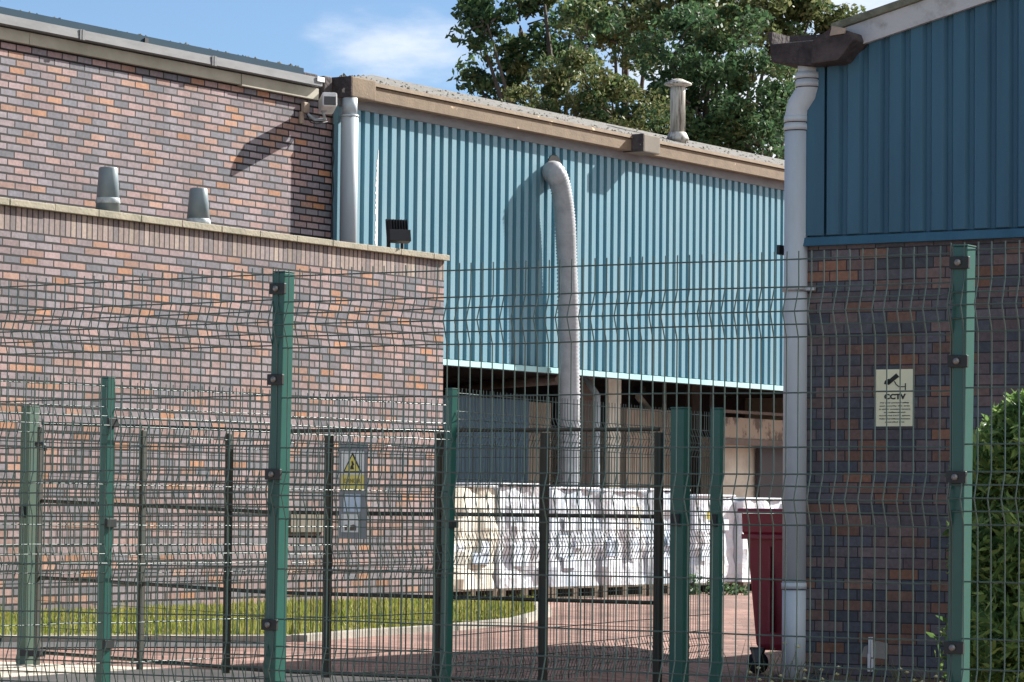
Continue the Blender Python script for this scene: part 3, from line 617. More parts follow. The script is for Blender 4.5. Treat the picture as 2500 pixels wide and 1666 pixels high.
# ------------------------------------------------------------------ things on roofs and walls
def cowl(u, v, label, band_lo, h, r0, r1):
    x, _ = LF.px(u, v, .12); e = frame_empty('vent_cowl', LF, label, 'roof vent', 'tapered vents on the annex coping', x=x, y=.10, z=3.784)
    MB().lathe([(r0, 0), (r1 + (r0 - r1) * .05, h * .97), (r1 * .93, h), (r1 * .5, h + .004), (0.0001, h + .004)], seg=32).build('body', 'cowl', e)
    rr = lambda z: r0 + (r1 - r0) * z / h
    MB().lathe([(rr(band_lo) + .002, band_lo), (rr(band_lo) + .006, band_lo + .012), (rr(band_lo + .05) + .006, band_lo + .045), (rr(band_lo + .06) + .001, band_lo + .055)], seg=32).build('band', 'cowlband', e)
cowl(259, 515, 'taller grey tapered vent with a scuffed band above its base', .085, .43, .118, .088)
cowl(480, 540, 'shorter grey tapered vent with a pale ring at its very foot', .0, .355, .118, .086)
# security camera on a bracket
cx, cz = LF.px(742, 262, 1.4)
sc_ = frame_empty('security_camera', LF, 'white box security camera on a curved arm at the brick corner', 'camera', x=cx, y=1.4, z=cz - .05)
b = MB(); b.box(-.06, .04, -.05, -.002, -.02, .10); b.box(-.10, -.03, -.03, -.002, -.14, -.01); b.build('wall_plate', 'rawconc', sc_, bevel=.01)
ex, ez = LF.px(800, 252, 1.12)
ex -= cx; ez -= cz - .05
b = MB(); b.tube([(0, -.05, -.03), (.08, -.09, -.085), (.18, -.16, -.075), (ex - .03, -.24, ez - .10), (ex, -.27, ez - .07)], .018, 10); b.build('arm', 'pvc', sc_)
b = MB(); b.tube([(-.02, -.05, -.03), (.02, -.08, -.12), (.10, -.10, -.13), (.2, -.18, -.10)], .007, 6); b.build('cable', 'black', sc_)
hd = empty('head', (ex, -.28, ez)); hd.parent = sc_; hd.rotation_euler = (rad(-8), 0, rad(-46)); hd.scale = (1.25, 1.1, 1.2)
b = MB(); b.box(-.065, .065, -.16, .16, -.07, .065); b.build('housing', 'white', hd, bevel=.018)
b = MB(); b.box(-.052, .052, -.164, -.159, -.058, .022); b.build('lens_window', 'lens', hd)
# floodlight on the coping
fx, fz = LF.px(965, 575, .1)
fl = frame_empty('floodlight', LF, 'black floodlight with finned back on the annex coping', 'floodlight', x=fx, y=.10, z=3.784)
fh = empty('lamp_head', (0, -.02, .20)); fh.scale = (1.15, 1.15, 1.15); fh.parent = fl; fh.rotation_euler = (rad(-14), 0, rad(-38))
b = MB(); b.box(-.10, .10, .0, .022, -.115, .115); b.build('glass_frame', 'black', fh, bevel=.006)
b = MB(); b.box(-.088, .088, -.055, -.001, -.09, .095)
for i in range(7): b.box(-.085 + i * .0265, -.079 + i * .0265, -.095, -.055, -.02, .085)
b.box(-.105, .10, -.11, -.03, -.13, -.02); b.build('finned_back', 'black', fh, bevel=.004)
b = MB(); b.box(-.022, .014, -.1015, -.1005, -.052, -.038); b.build('plate', 'white', fh)
b = MB(); b.box(-.13, -.12, -.02, .015, -.215, -.02); b.box(.12, .13, -.02, .015, -.215, -.02); b.box(-.13, .13, -.02, .015, -.2195, -.2155); b.build('bracket', 'black', fl).location = (0, 0, .22)
# flexible duct
dl = frame_empty('flexible_duct', LF, 'ribbed grey flexible duct curving out of the teal wall down behind the pallets', 'duct', x=LF.px(1385, 1180, .95)[0], y=.95, z=0)
ox = dl.location
base = LF.px(1385, 1180, .95)[0]
DP = [(1349, 424, TY + .06), (1350, 420, TY - .12), (1356, 424, TY - .18), (1366, 448, TY - .20), (1374, 490, TY - .21), (1379, 540, TY - .215), (1384, 640, TY - .215), (1388, 780, TY - .215), (1390, 920, TY - .215), (1391, 1060, TY - .215), (1389, 1180, TY - .215), (1386, 1330, TY - .215)]
ctl = []
for u, v, y in DP:
    x, z = LF.px(u, v, y); ctl.append(Vector((x - base, y - .95, z)))
def spline(P, n):
    out = []
    for i in range(len(P) - 1):
        p0, p1, p2, p3 = P[max(i - 1, 0)], P[i], P[i + 1], P[min(i + 2, len(P) - 1)]
        for k in range(n):
            t = k / n; out.append(0.5 * ((2 * p1) + (p2 - p0) * t + (2 * p0 - 5 * p1 + 4 * p2 - p3) * t * t + (3 * p1 - p0 - 3 * p2 + p3) * t ** 3))
    out.append(P[-1]); return out
fine = spline(ctl, 60); pts = [fine[0]]; acc = 0
for a, c in zip(fine, fine[1:]):
    acc += (c - a).length
    if acc >= 0.016: pts.append(c); acc = 0
rad_ = [0.127 + (0.007 if i % 2 else -0.008) + 0.003 * math.sin(i * .13) for i in range(len(pts))]
b = MB(); b.tube(pts, rad_, 24); b.build('hose', 'duct', dl)
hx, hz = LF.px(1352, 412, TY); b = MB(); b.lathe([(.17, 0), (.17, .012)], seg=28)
o = b.build('opening_shade_disc', 'holeshade', dl); o.location = (hx - base, TY - .003 - .95, hz); o.rotation_euler = (rad(90), 0, 0)  # black disc on the sheeting stands in for the hole's darkness
# flue on the roof
fq = LF.px(1654, 345, 1.9)
fe = frame_empty('roof_flue', LF, 'weathered metal flue with conical cap on the hall roof', 'chimney', x=fq[0], y=1.9, z=5.72)
MB().lathe([(.118, 0), (.118, .27), (.15, .275), (.155, .30), (.115, .385), (.103, .39)], seg=28).build('base_collar', 'flue', fe)
MB().lathe([(.102, .385), (.102, .92), (.098, 1.0)], seg=28).build('pipe', 'flue', fe)
MB().lathe([(.100, 1.002), (.19, 1.035), (.185, 1.05), (.07, 1.105), (.03, 1.115), (.001, 1.118)], seg=28).build('cap', 'flue', fe)

# ------------------------------------------------------------------ notice board by the annex and tan plate
Q = lambda u, v, d: CAM + ray(u, v) * d
ub = F2.px(868, 1200)[0]; nbp = F2.world(ub, -.03)
nb = empty('notice_board', (nbp.x, nbp.y, 0), F2.rz, 'grey notice board with yellow warning triangle sign above pale notices, on the gate', 'sign')
pxm = FPX / nbp.y
hz_ = lambda v: 1.05 + (1234.5 - v) / pxm
bw_ = 70 / pxm / .87
b = MB(); b.box(-bw_ / 2, bw_ / 2, 0, .012, hz_(1316), hz_(1083)); b.build('board', 'boardgrey', nb, bevel=.004)
sw2 = 57 / pxm / .87
b = MB(); b.box(-sw2 / 2, sw2 / 2, -.006, -.001, hz_(1160), hz_(1103)); ws_ = b.build('warning_sign', 'signwhite', nb)
b = MB(); b.box(-sw2 / 2, sw2 / 2, -.006, -.001, hz_(1198), hz_(1160.3)); b.build('warning_text_panel', 'signyel', nb)
def tri(cx_, zt_, zb_, hw): return [(cx_ - hw, zb_), (cx_ + hw, zb_), (cx_, zt_)]
b = MB(); b.prism(tri(0, hz_(1105), hz_(1155), sw2 * .42), -.0085, -.0065); b.build('triangle_border', 'ink', ws_)
b = MB(); b.prism(tri(0, hz_(1113), hz_(1151), sw2 * .33), -.0105, -.009); b.build('triangle_field', 'signyel', ws_)
b = MB(); zc = hz_(1138); kq = .62
b.prism([(a * kq, zc + c * kq) for a, c in ((-.022, -.035), (.02, -.035), (.012, 0), (.025, .012), (0, .05), (-.008, .04), (-.004, .01), (-.018, -.008))], -.0125, -.011); b.build('triangle_symbol', 'ink', ws_)
text_part('warning_word', 'DANGER', .038, 'amber', nb, (0, -.0075, hz_(1180)), width=sw2 * .72)
b = MB(); b.box(-sw2 * .4, sw2 * .36, -.006, -.001, hz_(1250), hz_(1208)); b.build('blue_notice', 'signblue', nb)
b = MB(); b.box(-sw2 * .46, sw2 * .3, -.006, -.001, hz_(1300), hz_(1256)); b.build('pale_notice', 'signwhite', nb)
b = MB(); b.prism([(-.013, hz_(1296)), (.032, hz_(1296)), (.032, hz_(1284)), (.013, hz_(1281)), (-.013, hz_(1284))], -.009, -.0065); b.prism([(-.05, hz_(1296)), (-.034, hz_(1296)), (-.034, hz_(1282)), (-.05, hz_(1282))], -.009, -.0065); b.build('notice_symbols', 'steel', nb)
a0, b0 = LF.px(706, 1300, -.01), LF.px(790, 1254, -.01)
pl_ = frame_empty('wall_cover_plate', LF, 'plain tan cover plate on the lower annex brickwork', 'panel', x=a0[0], y=-.0, z=a0[1])
b = MB(); b.box(0, b0[0] - a0[0], -.03, -.003, 0, b0[1] - a0[1]); b.build('plate', 'oldtan', pl_, bevel=.004)

# ------------------------------------------------------------------ mesh fencing
def mesh_panel(name, fr, x0, x1, ztop, zbot, spacing, wr, label, group, mat='wire', vdir=-1, folds=((0.103, 0.185), (0.785, 0.187), (1.48, .187)), lines=(0.0, 0.103, 0.149, 0.196, 0.242, 0.288, 0.486, 0.686, 0.786, 0.0), amp=0.034, tilt=0.0, tip=0.028):
    "welded mesh with V folds; parts: upright wires and cross wires"
    e = frame_empty(name, fr, label, 'fence panel', group, x=(x0 + x1) / 2, y=0, z=0)
    xm = (x0 + x1) / 2
    def yo(dep):
        for s_, h in folds:
            if s_ < dep < s_ + h:
                t = (dep - s_) / h; return vdir * amp * (1 - abs(2 * t - 1))
        return 0.0
    cross = [0.0]; d = 0.0
    for s_, h in folds:
        while d + 0.2 < s_ - 0.02: d += 0.2; cross.append(d)
        for k in range(5): cross.append(s_ + h * k / 4)
        d = s_ + h
    while d + 0.2 < ztop - zbot: d += 0.2; cross.append(d)
    deps = [-tip, 0.0]
    for s_, h in folds: deps += [s_, s_ + h / 2, s_ + h]
    deps = [q for q in deps if q < ztop - zbot] + [ztop - zbot]
    b = MB(); n = int((x1 - x0) / spacing); rr = random.Random(sum(map(ord, label)) % 1000)
    sh = lambda x: tilt * (x - xm)
    for i in range(n + 1):
        x = x0 + (x1 - x0) * i / n - xm; j = rr.uniform(-.0025, .0025); j2 = rr.uniform(-.002, .002)
        b.tube([(x + j + rr.uniform(-.001, .001), yo(q) + j2, ztop - q + sh(x + xm)) for q in deps], wr, 5, cap=False, smooth=True)
    b.build('upright_wires', mat, e)
    b = MB()
    for q in cross:
        y = yo(q); pts = [(x0 - xm, y - wr * 1.6 * 0 + wr * 1.7, ztop - q + sh(x0))]
        for k in range(1, 8):
            xx = x0 + (x1 - x0) * k / 8 - xm; pts.append((xx, y + wr * 1.7 + rr.uniform(-.003, .003), ztop - q + sh(xx + xm) + rr.uniform(-.0025, .0025)))
        pts.append((x1 - xm, y + wr * 1.7, ztop - q + sh(x1))); b.tube(pts, wr * 1.12, 5, cap=False)
    b.build('cross_wires', mat, e)
    return e
# near fence: two posts and three panels
def fence_post(fr, x, y, ztop, zbot, wx, wy, label, group, mat='post', lean=0.0, clamps=(), bolt=True):
    e = frame_empty('fence_post', fr, label, 'fence post', group, x=x, y=y, z=zbot)
    H = ztop - zbot
    b = MB(); b.box(-wx, 0, 0, wy, 0, H); o = b.build('shaft', mat, e, bevel=.004)
    b = MB(); b.box(-wx - .002, .002, -.002, wy + .002, H + .0005, H + .006); b.build('cap', mat, e, bevel=.002)
    for zc in clamps:
        b = MB(); b.box(-wx - .006, .012, -.018, -.001, zc - zbot - .022, zc - zbot + .022); c = b.build('clamp', 'clamp', e, bevel=.003)
        if bolt:
            b = MB(); b.lathe([(.012, 0), (.012, .006), (.006, .011), (.0001, .012)], seg=12); q = b.build('bolt', 'bolt', c); q.location = (-wx * .5, -.018, zc - zbot); q.rotation_euler = (rad(90), 0, 0)
    e.rotation_euler = (0, 0, 0); e.rotation_mode = 'QUATERNION'
    e.rotation_quaternion = Quaternion((0, 0, 1), fr.rz) @ Quaternion((0, 1, 0), lean)
    return e
G1 = 'green posts of the near fence'
def px_post(fr, ut, vt, ub, vb): 
    xt, zt = fr.px(ut, vt); xb, zb = fr.px(ub, vb); k = (xt - xb) / (zt - zb); return xt - k * zt, zt, k
x_, zt_, k_ = px_post(F1, 695, 665, 671, 1660)
fence_post(F1, x_, 0, zt_, 0, .056, .072, 'sunlit green near fence post standing before the brick annex wall', G1, lean=math.atan(k_), clamps=(1.915, 1.55, 1.17, .57))
P1x = x_
x_, zt_, k_ = px_post(F1, 2362, 601, 2347, 1660)
fence_post(F1, x_, 0, zt_, 0, .056, .078, 'green near fence post in front of the dark brown brick, beside the bush', G1, lean=math.atan(k_), clamps=(1.93, 1.58, 1.17, .57))
P2x = x_
G2 = 'welded mesh panels of the near fence'
T1 = lambda u, v: F1.px(u, v)[1]
kw = dict(spacing=0.05, wr=0.0027)
mesh_panel('mesh_fence_panel', F1, -2.98, -.06, 1.962, .02, label='near green mesh panel left of the near post, before the annex wall', group=G2, tilt=.009, **kw)
mesh_panel('mesh_fence_panel', F1, -.03, P2x - .03, 1.965, .02, label='middle near green mesh panel spanning between the two near posts', group=G2, **kw)
mesh_panel('mesh_fence_panel', F1, P2x - .035, P2x + 2.9, 1.975, .02, label='near green mesh panel in front of the bush, right of the last near post', group=G2, **kw)
fence_post(F1, P1x - 3.0, 0, 1.95, 0, .056, .072, 'near fence post outside the left edge of view', G1)
# second fence, running back at an angle between the near fence and the gate
G3 = 'green posts of the angled fence behind the near one'
xa, za, ka = px_post(F3, 281, 924, 268, 1660)
fence_post(F3, xa, 0, za, -.1, .050, .050, 'green post of the angled fence, leftmost lit one, ahead of the grass strip', G3, lean=math.atan(ka), clamps=(1.45, .95, .35), bolt=False)
xc, zc_, kc = px_post(F3, 1117, 951, 1102, 1660)
fence_post(F3, (xa + xc) / 2 - .05, 0, 1.68, -.1, .050, .050, 'angled fence post hidden behind the tall near post', G3, clamps=(1.0,), bolt=False)
fence_post(F3, xc, 0, zc_, -.1, .050, .050, 'green post of the angled fence standing before the blue shutter and pallets', G3, lean=math.atan(kc), clamps=(.95,), bolt=False)
pc = F3.world(xc, 0)
F4 = Frame(22.9, pc.x, pc.y)                # the last panel turns towards the right-hand building
G4 = 'welded mesh panels of the angled fence'
kw = dict(spacing=0.05, wr=0.0025, vdir=-1)
xm_ = (xa + xc) / 2 - .05
T3 = lambda u, v: F3.px(u, v)[1]
mesh_panel('mesh_fence_panel', F3, xa - 2.0, xa - .055, T3(200, 940), .0, label='angled mesh panel at the far left, in front of the left gate post', group=G4, **kw)
mesh_panel('mesh_fence_panel', F3, xa + .005, xm_ - .05, T3(480, 956), .0, label='angled mesh panel between the leftmost angled post and the near post', group=G4, **kw)
mesh_panel('mesh_fence_panel', F3, xm_, xc - .05, T3(860, 978), .0, label='angled mesh panel crossing in front of the yellow warning triangle', group=G4, **kw)
mesh_panel('mesh_fence_panel', F4, .01, F4.px(1748, 1100)[0], F4.px(1400, 986)[1], .0, label='angled mesh panel in front of the wrapped pallets', group=G4, **kw)

# ------------------------------------------------------------------ steel gate line
gt = frame_empty('mesh_gate', F2, 'long low dark steel gate with four rails and mesh infill', 'gate', x=.11, y=0, z=0)
gx = lambda u: u - .11
RZ = lambda x: .05 * (1 - sstep(0, 1.9, x))
for z in (1.503, 1.003, .51, .03):
    b = MB(); b.tube([(0.0, .02, z + .055), (.9, .02, z + .03), (1.8, .02, z), (3.05, .02, z), (4.5, .02, z)], .0125, 8); b.build('rail', 'oldgreen', gt)
for x in (.10, .926, 1.592, 2.338, 3.127, 3.856, 4.61):
    b = MB(); w = .012 if x < 1 else .015 if x < 2 else .0205; zt = 1.485 + RZ(x); b.box(gx(x) - w, gx(x) + w, -.005, .04, .0, zt); b.build('upright', 'oldgreen', gt, bevel=.004)
b = MB(); n = 88
for i in range(n + 1):
    x = 4.5 * i / n; b.tube([(x, -.012, .05 + RZ(x)), (x, -.012, 1.50 + RZ(x))], .0022, 4, cap=False)
b.build('infill_uprights', 'gatewire', gt)
b = MB()
for z in (.2, .37, .68, .85, 1.17, 1.34): b.tube([(0, -.008, z + .05), (1.8, -.008, z), (4.5, -.008, z)], .0022, 4, cap=False)
b.build('infill_cross_wires', 'gatewire', gt)
b = MB(); b.tube([(-.01, -.03, 1.42), (.05, -.03, 1.43), (.06, -.02, 1.38)], .016, 6); b.build('latch', 'black', gt)
b = MB(); b.box(-.12, .05, -.03, .03, .06, .10); b.build('hinge', 'black', gt)
def gate_post(fr, x, y, h, wx, wy, label, mat, extra_yaw=0):
    e = frame_empty('gate_post', fr, label, 'gate post', 'square posts of the gate line', x=x, y=y, z=0); e.rotation_euler = (0, 0, fr.rz + extra_yaw)
    b = MB(); b.box(-wx, 0, 0, wy, -.1, h); b.build('shaft', mat, e, bevel=.005)
    b = MB(); b.box(-wx - .003, .003, -.003, wy + .003, h + .0005, h + .008); b.build('cap', mat, e, bevel=.002)
    b = MB(); b.box(-wx * .8, -wx * .2, -.02, -.001, .95, 1.02); b.build('lock_plate', 'black', e)
gate_post(F2, .035, -.02, 1.665, .072, .10, 'grey green gate post at the far left of the steel gate', 'oldpost')
gate_post(F2, F2.px(1672, 1200)[0], -.02, 1.62, .085, .09, 'wide dark green gate post at the right end of the steel gate', 'post')
gate_post(F2, F2.px(1760, 1200)[0], -.02, 1.615, .06, .05, 'narrow dark green gate post next to the red bin', 'post')

# ------------------------------------------------------------------ wrapped pallets
def lumpy(w, d, h, seed, amp=.012):
    "a wrapped load: box grid with puckered faces and sagging top edge"
    rr = random.Random(seed); nx, ny, nz_ = 14, 12, 12
    bm = bmesh.new(); bmesh.ops.create_cube(bm, size=1)
    bmesh.ops.subdivide_edges(bm, edges=bm.edges, cuts=9, use_grid_fill=True)
    ph = [rr.uniform(0, 6.28) for _ in range(8)]
    for v in bm.verts:
        x, y, z = v.co; n = Vector((x, y, 0)).normalized() if (x or y) else Vector((0, 0, 1))
        k = amp * (math.sin(9 * z + ph[0] + 4 * x) + math.sin(13 * (x + y) + ph[1]) + rr.uniform(-.8, .8))
        tier = -.012 if abs(abs(z) - .17) < .06 else 0
        v.co = Vector((x * w, y * d, (z + .5) * h)) + n * (k + tier)
        if z > .45: v.co.z += rr.uniform(-.02, .015)
        if z > .49 and abs(x) > .45: v.co.z -= .025
    b = MB()
    for f in bm.faces: b.face([tuple(v.co) for v in f.verts], None, True)
    bm.free(); return b
PA = [(7.76, -.40, 1.0, 1.12, 'carton', ''), (8.80, -.42, 1.02, 1.15, 'film', ''), (9.86, -.43, 1.04, 1.12, 'filmblue', ''), (10.92, -.46, 1.0, 1.10, 'film', ''), (11.96, -.47, 1.0, 1.12, 'filmblue', ''), (13.0, -.53, 1.0, 1.06, 'film', ''), (14.06, -.62, 1.05, 1.03, 'film', ''), (15.16, -.72, 1.1, 1.0, 'film', '')]
LB = ['cream wrapped pallet load half hidden by the end of the brick annex', 'white wrapped pallet load below the dark blue shutter', 'pale blue wrapped pallet load left of the hanging grey duct', 'white wrapped pallet load at the foot of the grey duct', 'pale blue wrapped pallet load just right of the grey duct', 'white wrapped pallet load with a small yellow label', 'white wrapped pallet load behind the green gate posts', 'white wrapped pallet load behind the red bin, pink sheet on top']
for i, (x, y, w, h, mat, _) in enumerate(PA):
    e = frame_empty('wrapped_pallet', LF, LB[i], 'pallet', 'wrapped pallets under the hall wall', x=x, y=y + 0.95, z=0)
    b = MB()
    for k in range(5): b.box(-w / 2, w / 2, -.5 + k * .21, -.5 + k * .21 + .12, .118, .138)
    for k in (-1, 0, 1): b.box(-w / 2 + (.0 if k < 0 else w / 2 - .05 if k == 0 else w - .1), -w / 2 + (.1 if k < 0 else w / 2 + .05 if k == 0 else w), -.5, .48, .022, .117)
    for k in (-.5, -.05, .38): b.box(-w / 2, w / 2, k, k + .1, .0, .021)
    b.build('pallet_base', 'wood', e)
    o = lumpy(w * 1.0, .96, h, 20 + i, .017).build('load', mat, e); o.location = (0, 0, .14)
    rr = random.Random(40 + i)
    for k in range(4):
        b = MB(); ww = rr.uniform(.15, .34); hh = rr.uniform(.12, .26); xx = rr.uniform(-w * .42, w * .42 - ww); zz = .2 + rr.uniform(0, h - .45)
        b.box(xx, xx + ww, -.503, -.485, zz, zz + hh); b.build('carton_face', rr.choice(['filmblue', 'film', 'signblue', 'carton', 'filmblue']), e, bevel=.004)
    b = MB(); b.box(-w * .49, w * .49, -.5, .48, h + .142, h + .168); b.build('top_sheet', 'film', e, bevel=.01)
    if i == 5: b = MB(); b.box(-.26, -.1, -.516, -.505, h - .14, h - .04); b.build('label', 'yellow', e)
    if i == 7: b = MB(); b.box(-.5, .1, -.52, .2, h + .170, h + .185); b.build('loose_sheet', 'pinktape', e, bevel=.004)
b = MB(); rr = random.Random(8)
wx, wy = LF.world(12.3, -.05).x, LF.world(12.3, -.05).y
wd = empty('weed_clump', (wx, wy, 0), 0, 'dark green weeds growing at the foot of the wrapped pallets', 'weeds')
b = MB()
for _ in range(420):
    a = rr.uniform(-.75, .75); h = rr.uniform(0, .26) * (1 - abs(a) * .8); p = Vector((a, rr.uniform(-.12, .12), h)); n = Vector((rr.uniform(-1, 1), rr.uniform(-1, 1), rr.uniform(-.3, 1))).normalized(); t = n.orthogonal().normalized() * .03; q = n.cross(t).normalized() * .018
    b.face([p - t, p + q, p + t, p - q])
b.build('leaves', 'leafdark', wd)

# ------------------------------------------------------------------ red bin
bx0, bd = 2.47, 24.05
bz = gz(bx0, bd)
bn = empty('waste_bin', (bx0, bd, bz), rad(-33), 'dark red four wheeled waste bin tucked behind the grey downpipe', 'bin'); bn.scale = (1, 1, 1.07)
def ring(w, d, z): return [(-w / 2, -d / 2, z), (w / 2, -d / 2, z), (w / 2, d / 2, z), (-w / 2, d / 2, z)]
secs = [(.76, .98, .17), (.80, 1.02, .21), (.88, 1.18, .95), (.93, 1.24, 1.0), (.93, 1.26, 1.13)]
b = MB()
for (w0, d0, z0), (w1, d1, z1) in zip(secs, secs[1:]):
    A, B_ = ring(w0, d0, z0), ring(w1, d1, z1)
    for k in range(4): b.face([A[k], A[(k + 1) % 4], B_[(k + 1) % 4], B_[k]])
b.face(ring(*secs[0])[::-1]); b.build('body', 'binred', bn, bevel=.02)
b = MB()
for xr in (-.24, .0, .24): b.box(xr - .012, xr + .012, -.60, -.5, .3, .9)
b.box(-.46, .46, -.635, -.615, .95, .985); b.build('rib', 'binred', bn, bevel=.006)
b = MB(); b.box(-.485, .485, -.66, .66, 1.132, 1.165); b.build('lid', 'binred', bn, bevel=.012)
for s_ in (-1, 1):
    b = MB(); b.tube([(s_ * .455, -.30, 1.06), (s_ * .53, -.30, 1.06)], .022, 10); b.tube([(s_ * .525, -.30, 1.06), (s_ * .56, -.30, 1.06)], .03, 10); b.build('trunnion', 'binred', bn)
for sx_ in (-.385, .36):
    for sy_ in (-.50, .45):
        c = empty('caster', (sx_, sy_, 0)); c.parent = bn; c.rotation_euler = (0, 0, rad(100) if sx_ < 0 else rad(20))
        b = MB(); b.lathe([(.052, -.024), (.078, -.02), (.08, -.01), (.08, .01), (.078, .02), (.052, .024)], seg=24); o = b.build('tyre', 'rubber', c); o.rotation_euler = (0, rad(90), 0); o.location = (0, 0, .082)
        b = MB(); b.lathe([(.001, -.02), (.054, -.02), (.054, .02), (.001, .02)], seg=20); o = b.build('rim', 'hub', c); o.rotation_euler = (0, rad(90), 0); o.location = (0, 0, .082)
        b = MB(); b.prism([(-.02, .085), (.02, .085), (.055, .19), (-.055, .19)], -.034, -.028); b.prism([(-.02, .085), (.02, .085), (.055, .19), (-.055, .19)], .028, .034); b.box(-.055, .055, -.034, .034, .172, .19)
        o = b.build('fork', 'hub', c); o.rotation_euler = (0, 0, rad(90))

# ------------------------------------------------------------------ plants
def leaf_mesh(centers, n, size, rnd, spread, aspect=0.55, up=0.4, tris=False):
    b = MB()
    for _ in range(n):
        c, r = rnd.choice(centers)
        while True:
            q = Vector((rnd.uniform(-1, 1), rnd.uniform(-1, 1), rnd.uniform(-1, 1)))
            if q.length <= 1: break
        if rnd.random() < .55 and q.length > .05: q = q.normalized() * rnd.uniform(.72, 1.05)
        p = c + Vector((q.x * r.x, q.y * r.y, q.z * r.z))
        nrm = Vector((rnd.gauss(0, 1), rnd.gauss(0, 1), rnd.gauss(0, 1) + up)).normalized()
        t = nrm.orthogonal().normalized(); t.rotate(Quaternion(nrm, rnd.uniform(0, 6.28))); s = size * rnd.uniform(.55, 1.35)
        w = nrm.cross(t) * s * aspect; t = t * s; bend = nrm * s * rnd.uniform(-.3, .3)
        b.face([p - t * .9, p - w * .9 + bend * .3, p + t * 1.1 + bend, p + w * .9 + bend * .3])
    return b
def tree(label, base, H, blobs, mats, n, leaf, seed, clump=(22, .5), spread=1.0):
    "blobs: crown lobes (offset from base, radii); each lobe is filled with small leaf clumps on twigs"
    rnd = random.Random(seed)
    e = empty('tree', base, 0, label, 'tree', 'trees behind the hall')
    bt = MB(); top = max(o[2] for o, r in blobs)
    trunk = [Vector((0, 0, -.2)), Vector((rnd.uniform(-.15, .15), 0, H * .25)), Vector((rnd.uniform(-.3, .3), 0, H * .5)), Vector((rnd.uniform(-.3, .3), 0, H * .72)), Vector((rnd.uniform(-.2, .2), 0, H * .9))]
    bt.tube(trunk, [.24, .20, .15, .09, .03], 8)
    cl = []
    for o, r in blobs:
        o, r = Vector(o), Vector(r); st = trunk[2] if o.z > H * .5 else trunk[1]
        mid = st.lerp(o, .5) + Vector((0, 0, -.2)); bt.tube([st, mid, o], [.10, .06, .02], 6)
        k = max(6, int(clump[0] * (r.x * r.y * r.z) ** .5))
        for _ in range(k):
            while True:
                q = Vector((rnd.uniform(-1, 1), rnd.uniform(-1, 1), rnd.uniform(-1, 1)))
                if .25 < q.length <= 1: break
            q = q.normalized() * (q.length ** .5)
            c = o + Vector((q.x * r.x, q.y * r.y, q.z * r.z)); s = clump[1] * rnd.uniform(.5, 1.2)
            cl.append((c, Vector((s * 1.2, s * 1.2, s * .75))))
            if rnd.random() < .6: bt.tube([o.lerp(c, .2), o.lerp(c, .6) + Vector((0, 0, .06)), c], [.028, .016, .006], 4, cap=False)
    bt.build('trunk', 'bark', e)
    for mname, frac in mats:
        sub = [c for c in cl if rnd.random() < frac * 1.3] or cl
        leaf_mesh(sub, int(n * frac), leaf, rnd, spread).build('crown', mname, e)
    return e
def TP(u, v, d):
    q = CAM + ray(u, v) * d; return q
def px_tree(label, d, ub, blobs_px, mats, n, leaf, seed, clump=(22, .5)):
    base = TP(ub, 1238, d); base.z = 0; sc = d / FPX; bl = []
    for (u, v, ru, rv) in blobs_px:
        q = TP(u, v, d); rn = random.Random(int(u + v)); bl.append(((q.x - base.x, rn.uniform(-.8, .8), q.z), (ru * sc, max(ru, rv) * sc * .9, rv * sc)))
    H = max(o[2] + r[2] for o, r in bl); return tree(label, base, H, bl, mats, n, leaf, seed, clump)
px_tree('big leaved tree at the left of the group, its twigs loose against blue sky', 62, 1330, [(1270, 40, 120, 95), (1400, -40, 130, 110), (1330, 150, 130, 80), (1190, 60, 60, 60), (1170, 190, 45, 50), (1230, 240, 90, 55), (1430, 110, 90, 90), (1150, 10, 30, 30)], [('leafblue', .55), ('leafyellow', .2), ('leafdark', .25)], 7500, .08, 1, (16, .32))
px_tree('olive brown fine leaved tree low behind the hall roof', 56, 1420, [(1330, 250, 110, 70), (1430, 200, 110, 90), (1390, 330, 150, 70), (1270, 290, 90, 50), (1500, 290, 110, 80)], [('leafolive', .75), ('leafdark', .25)], 14000, .05, 2, (22, .33))
px_tree('dense dark green tree behind the roof flue', 58, 1720, [(1640, 130, 130, 100), (1760, 90, 130, 100), (1700, 260, 160, 110), (1840, 220, 120, 110), (1600, 250, 110, 90), (1860, 370, 120, 90), (1740, 390, 130, 80), (1590, 330, 110, 70), (1940, 300, 90, 110)], [('leafdark', .8), ('leafyellow', .2)], 22000, .062, 3, (22, .34))
px_tree('yellow green tree top above the dark tree', 66, 1800, [(1660, 20, 90, 60), (1780, 30, 110, 60), (1890, 30, 110, 60), (1990, 70, 90, 60), (1560, 60, 80, 60), (1840, 110, 140, 70), (1720, -40, 90, 50), (2070, 30, 45, 30), (1990, 10, 60, 20)], [('leafyellow', .8), ('leafdark', .2)], 16000, .075, 4, (20, .40))
px_tree('tall tree whose dark upper crown leaves the top of the view', 70, 1500, [(1500, -10, 110, 80), (1430, 30, 90, 80), (1520, 110, 90, 90), (1850, -70, 90, 50), (1600, -90, 120, 60)], [('leafblue', .6), ('leafolive', .4)], 5500, .08, 5, (14, .38))

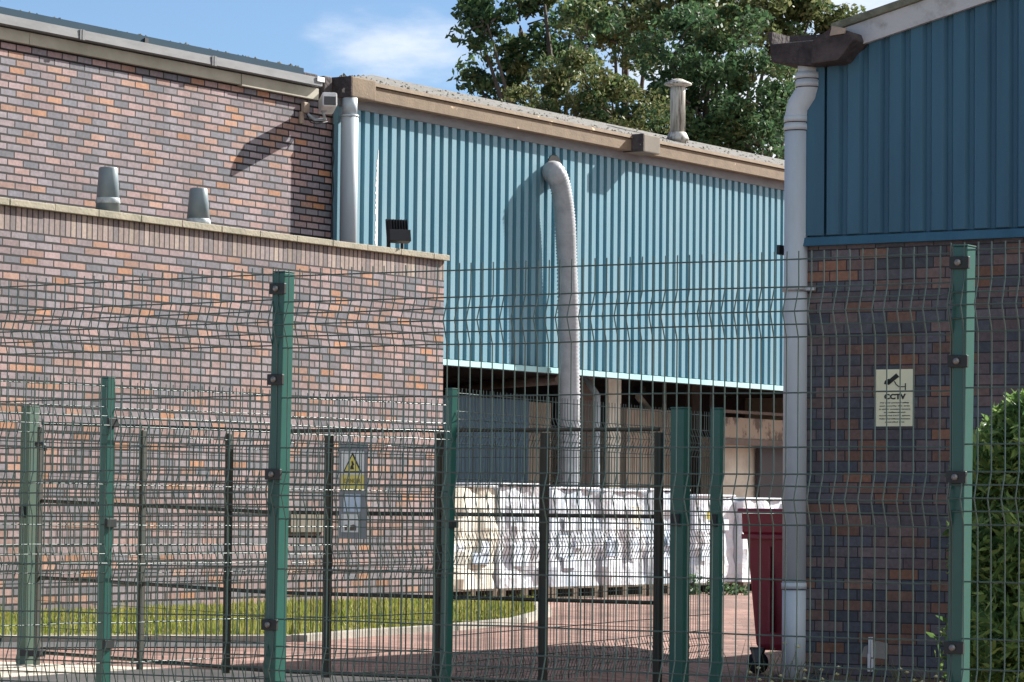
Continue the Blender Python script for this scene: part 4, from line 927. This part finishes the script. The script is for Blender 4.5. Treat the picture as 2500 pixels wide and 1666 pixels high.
def shrub(name, loc, label, cat, lobes, n, leaf, mat, seed, aspect=.33):
    e = empty(name, loc, 0, label, cat); rnd = random.Random(seed)
    bs = MB(); cl = []
    for o, r in lobes:
        o, r = Vector(o), Vector(r)
        bs.tube([(o.x * .3, o.y * .3, -.05), (o.x * .7, o.y * .7, o.z * .5), tuple(o)], [.018, .012, .006], 5)
        for _ in range(16):
            q = Vector((rnd.uniform(-.8, .8), rnd.uniform(-.8, .8), rnd.uniform(-.8, .8))); c = o + Vector((q.x * r.x, q.y * r.y, q.z * r.z)); cl.append((c, Vector((.12, .12, .12)) * (1 if r.x < .22 else 1.35)))
            bs.tube([tuple(o), tuple(c)], [.006, .003], 4, cap=False)
    bs.build('stems', 'bark', e); leaf_mesh(cl, n, leaf, rnd, 1, aspect, .7).build('leaves', mat, e); return e
q = TP(2480, 1238, 13.2)
lob = []
for (u, v, r) in [(2488, 1100, .12), (2468, 1165, .14), (2450, 1220, .15), (2490, 1260, .22), (2450, 1330, .15), (2445, 1420, .14), (2480, 1460, .22), (2445, 1540, .14), (2455, 1620, .15), (2480, 1600, .25), (2545, 1120, .14), (2580, 1210, .25), (2580, 1330, .3), (2640, 1150, .2), (2560, 1500, .3), (2497, 1045, .04)]:
    p = TP(u, v, 13.2); lob.append(((p.x - q.x, random.uniform(-.25, .25), p.z), (r, r, r)))
shrub('bush', (q.x, q.y, 0), 'leafy green bush between the near fence and the brown brick', 'bush', lob, 40000, .034, 'leafbush', 6)
# weeds at the foot of the right wall
e = empty('weed_clump', (2.6, 21.5, gz(2.6, 21.5)), 0, 'thin straw weeds with pale flowers along the foot of the right wall', 'weeds')
b = MB(); fb = MB(); rr = random.Random(13)
for _ in range(260):
    x = rr.uniform(-1.1, 1.6); y = -0.5467 / .8368 * (x + .1) + rr.uniform(-.5, .25); h = rr.uniform(.05, .3) * (1.2 if x < -.6 else .8); ln = rr.uniform(-.12, .12)
    zz = gz(2.6 + x, 21.5 + y) - gz(2.6, 21.5)
    b.tube([(x, y, zz), (x + ln * .4, y, zz + h * .6), (x + ln, y, zz + h)], [.004, .003, .0015], 4, cap=False)
    if rr.random() < .16: fb.lathe([(.001, -.012), (.02, 0), (.001, .012)], (x + ln, y, zz + h), 6)
b.build('stems', 'straw', e)['kind'] = 'stuff'; fb.build('flowers', 'petal', e)['kind'] = 'stuff'

SC.render.film_transparent = False
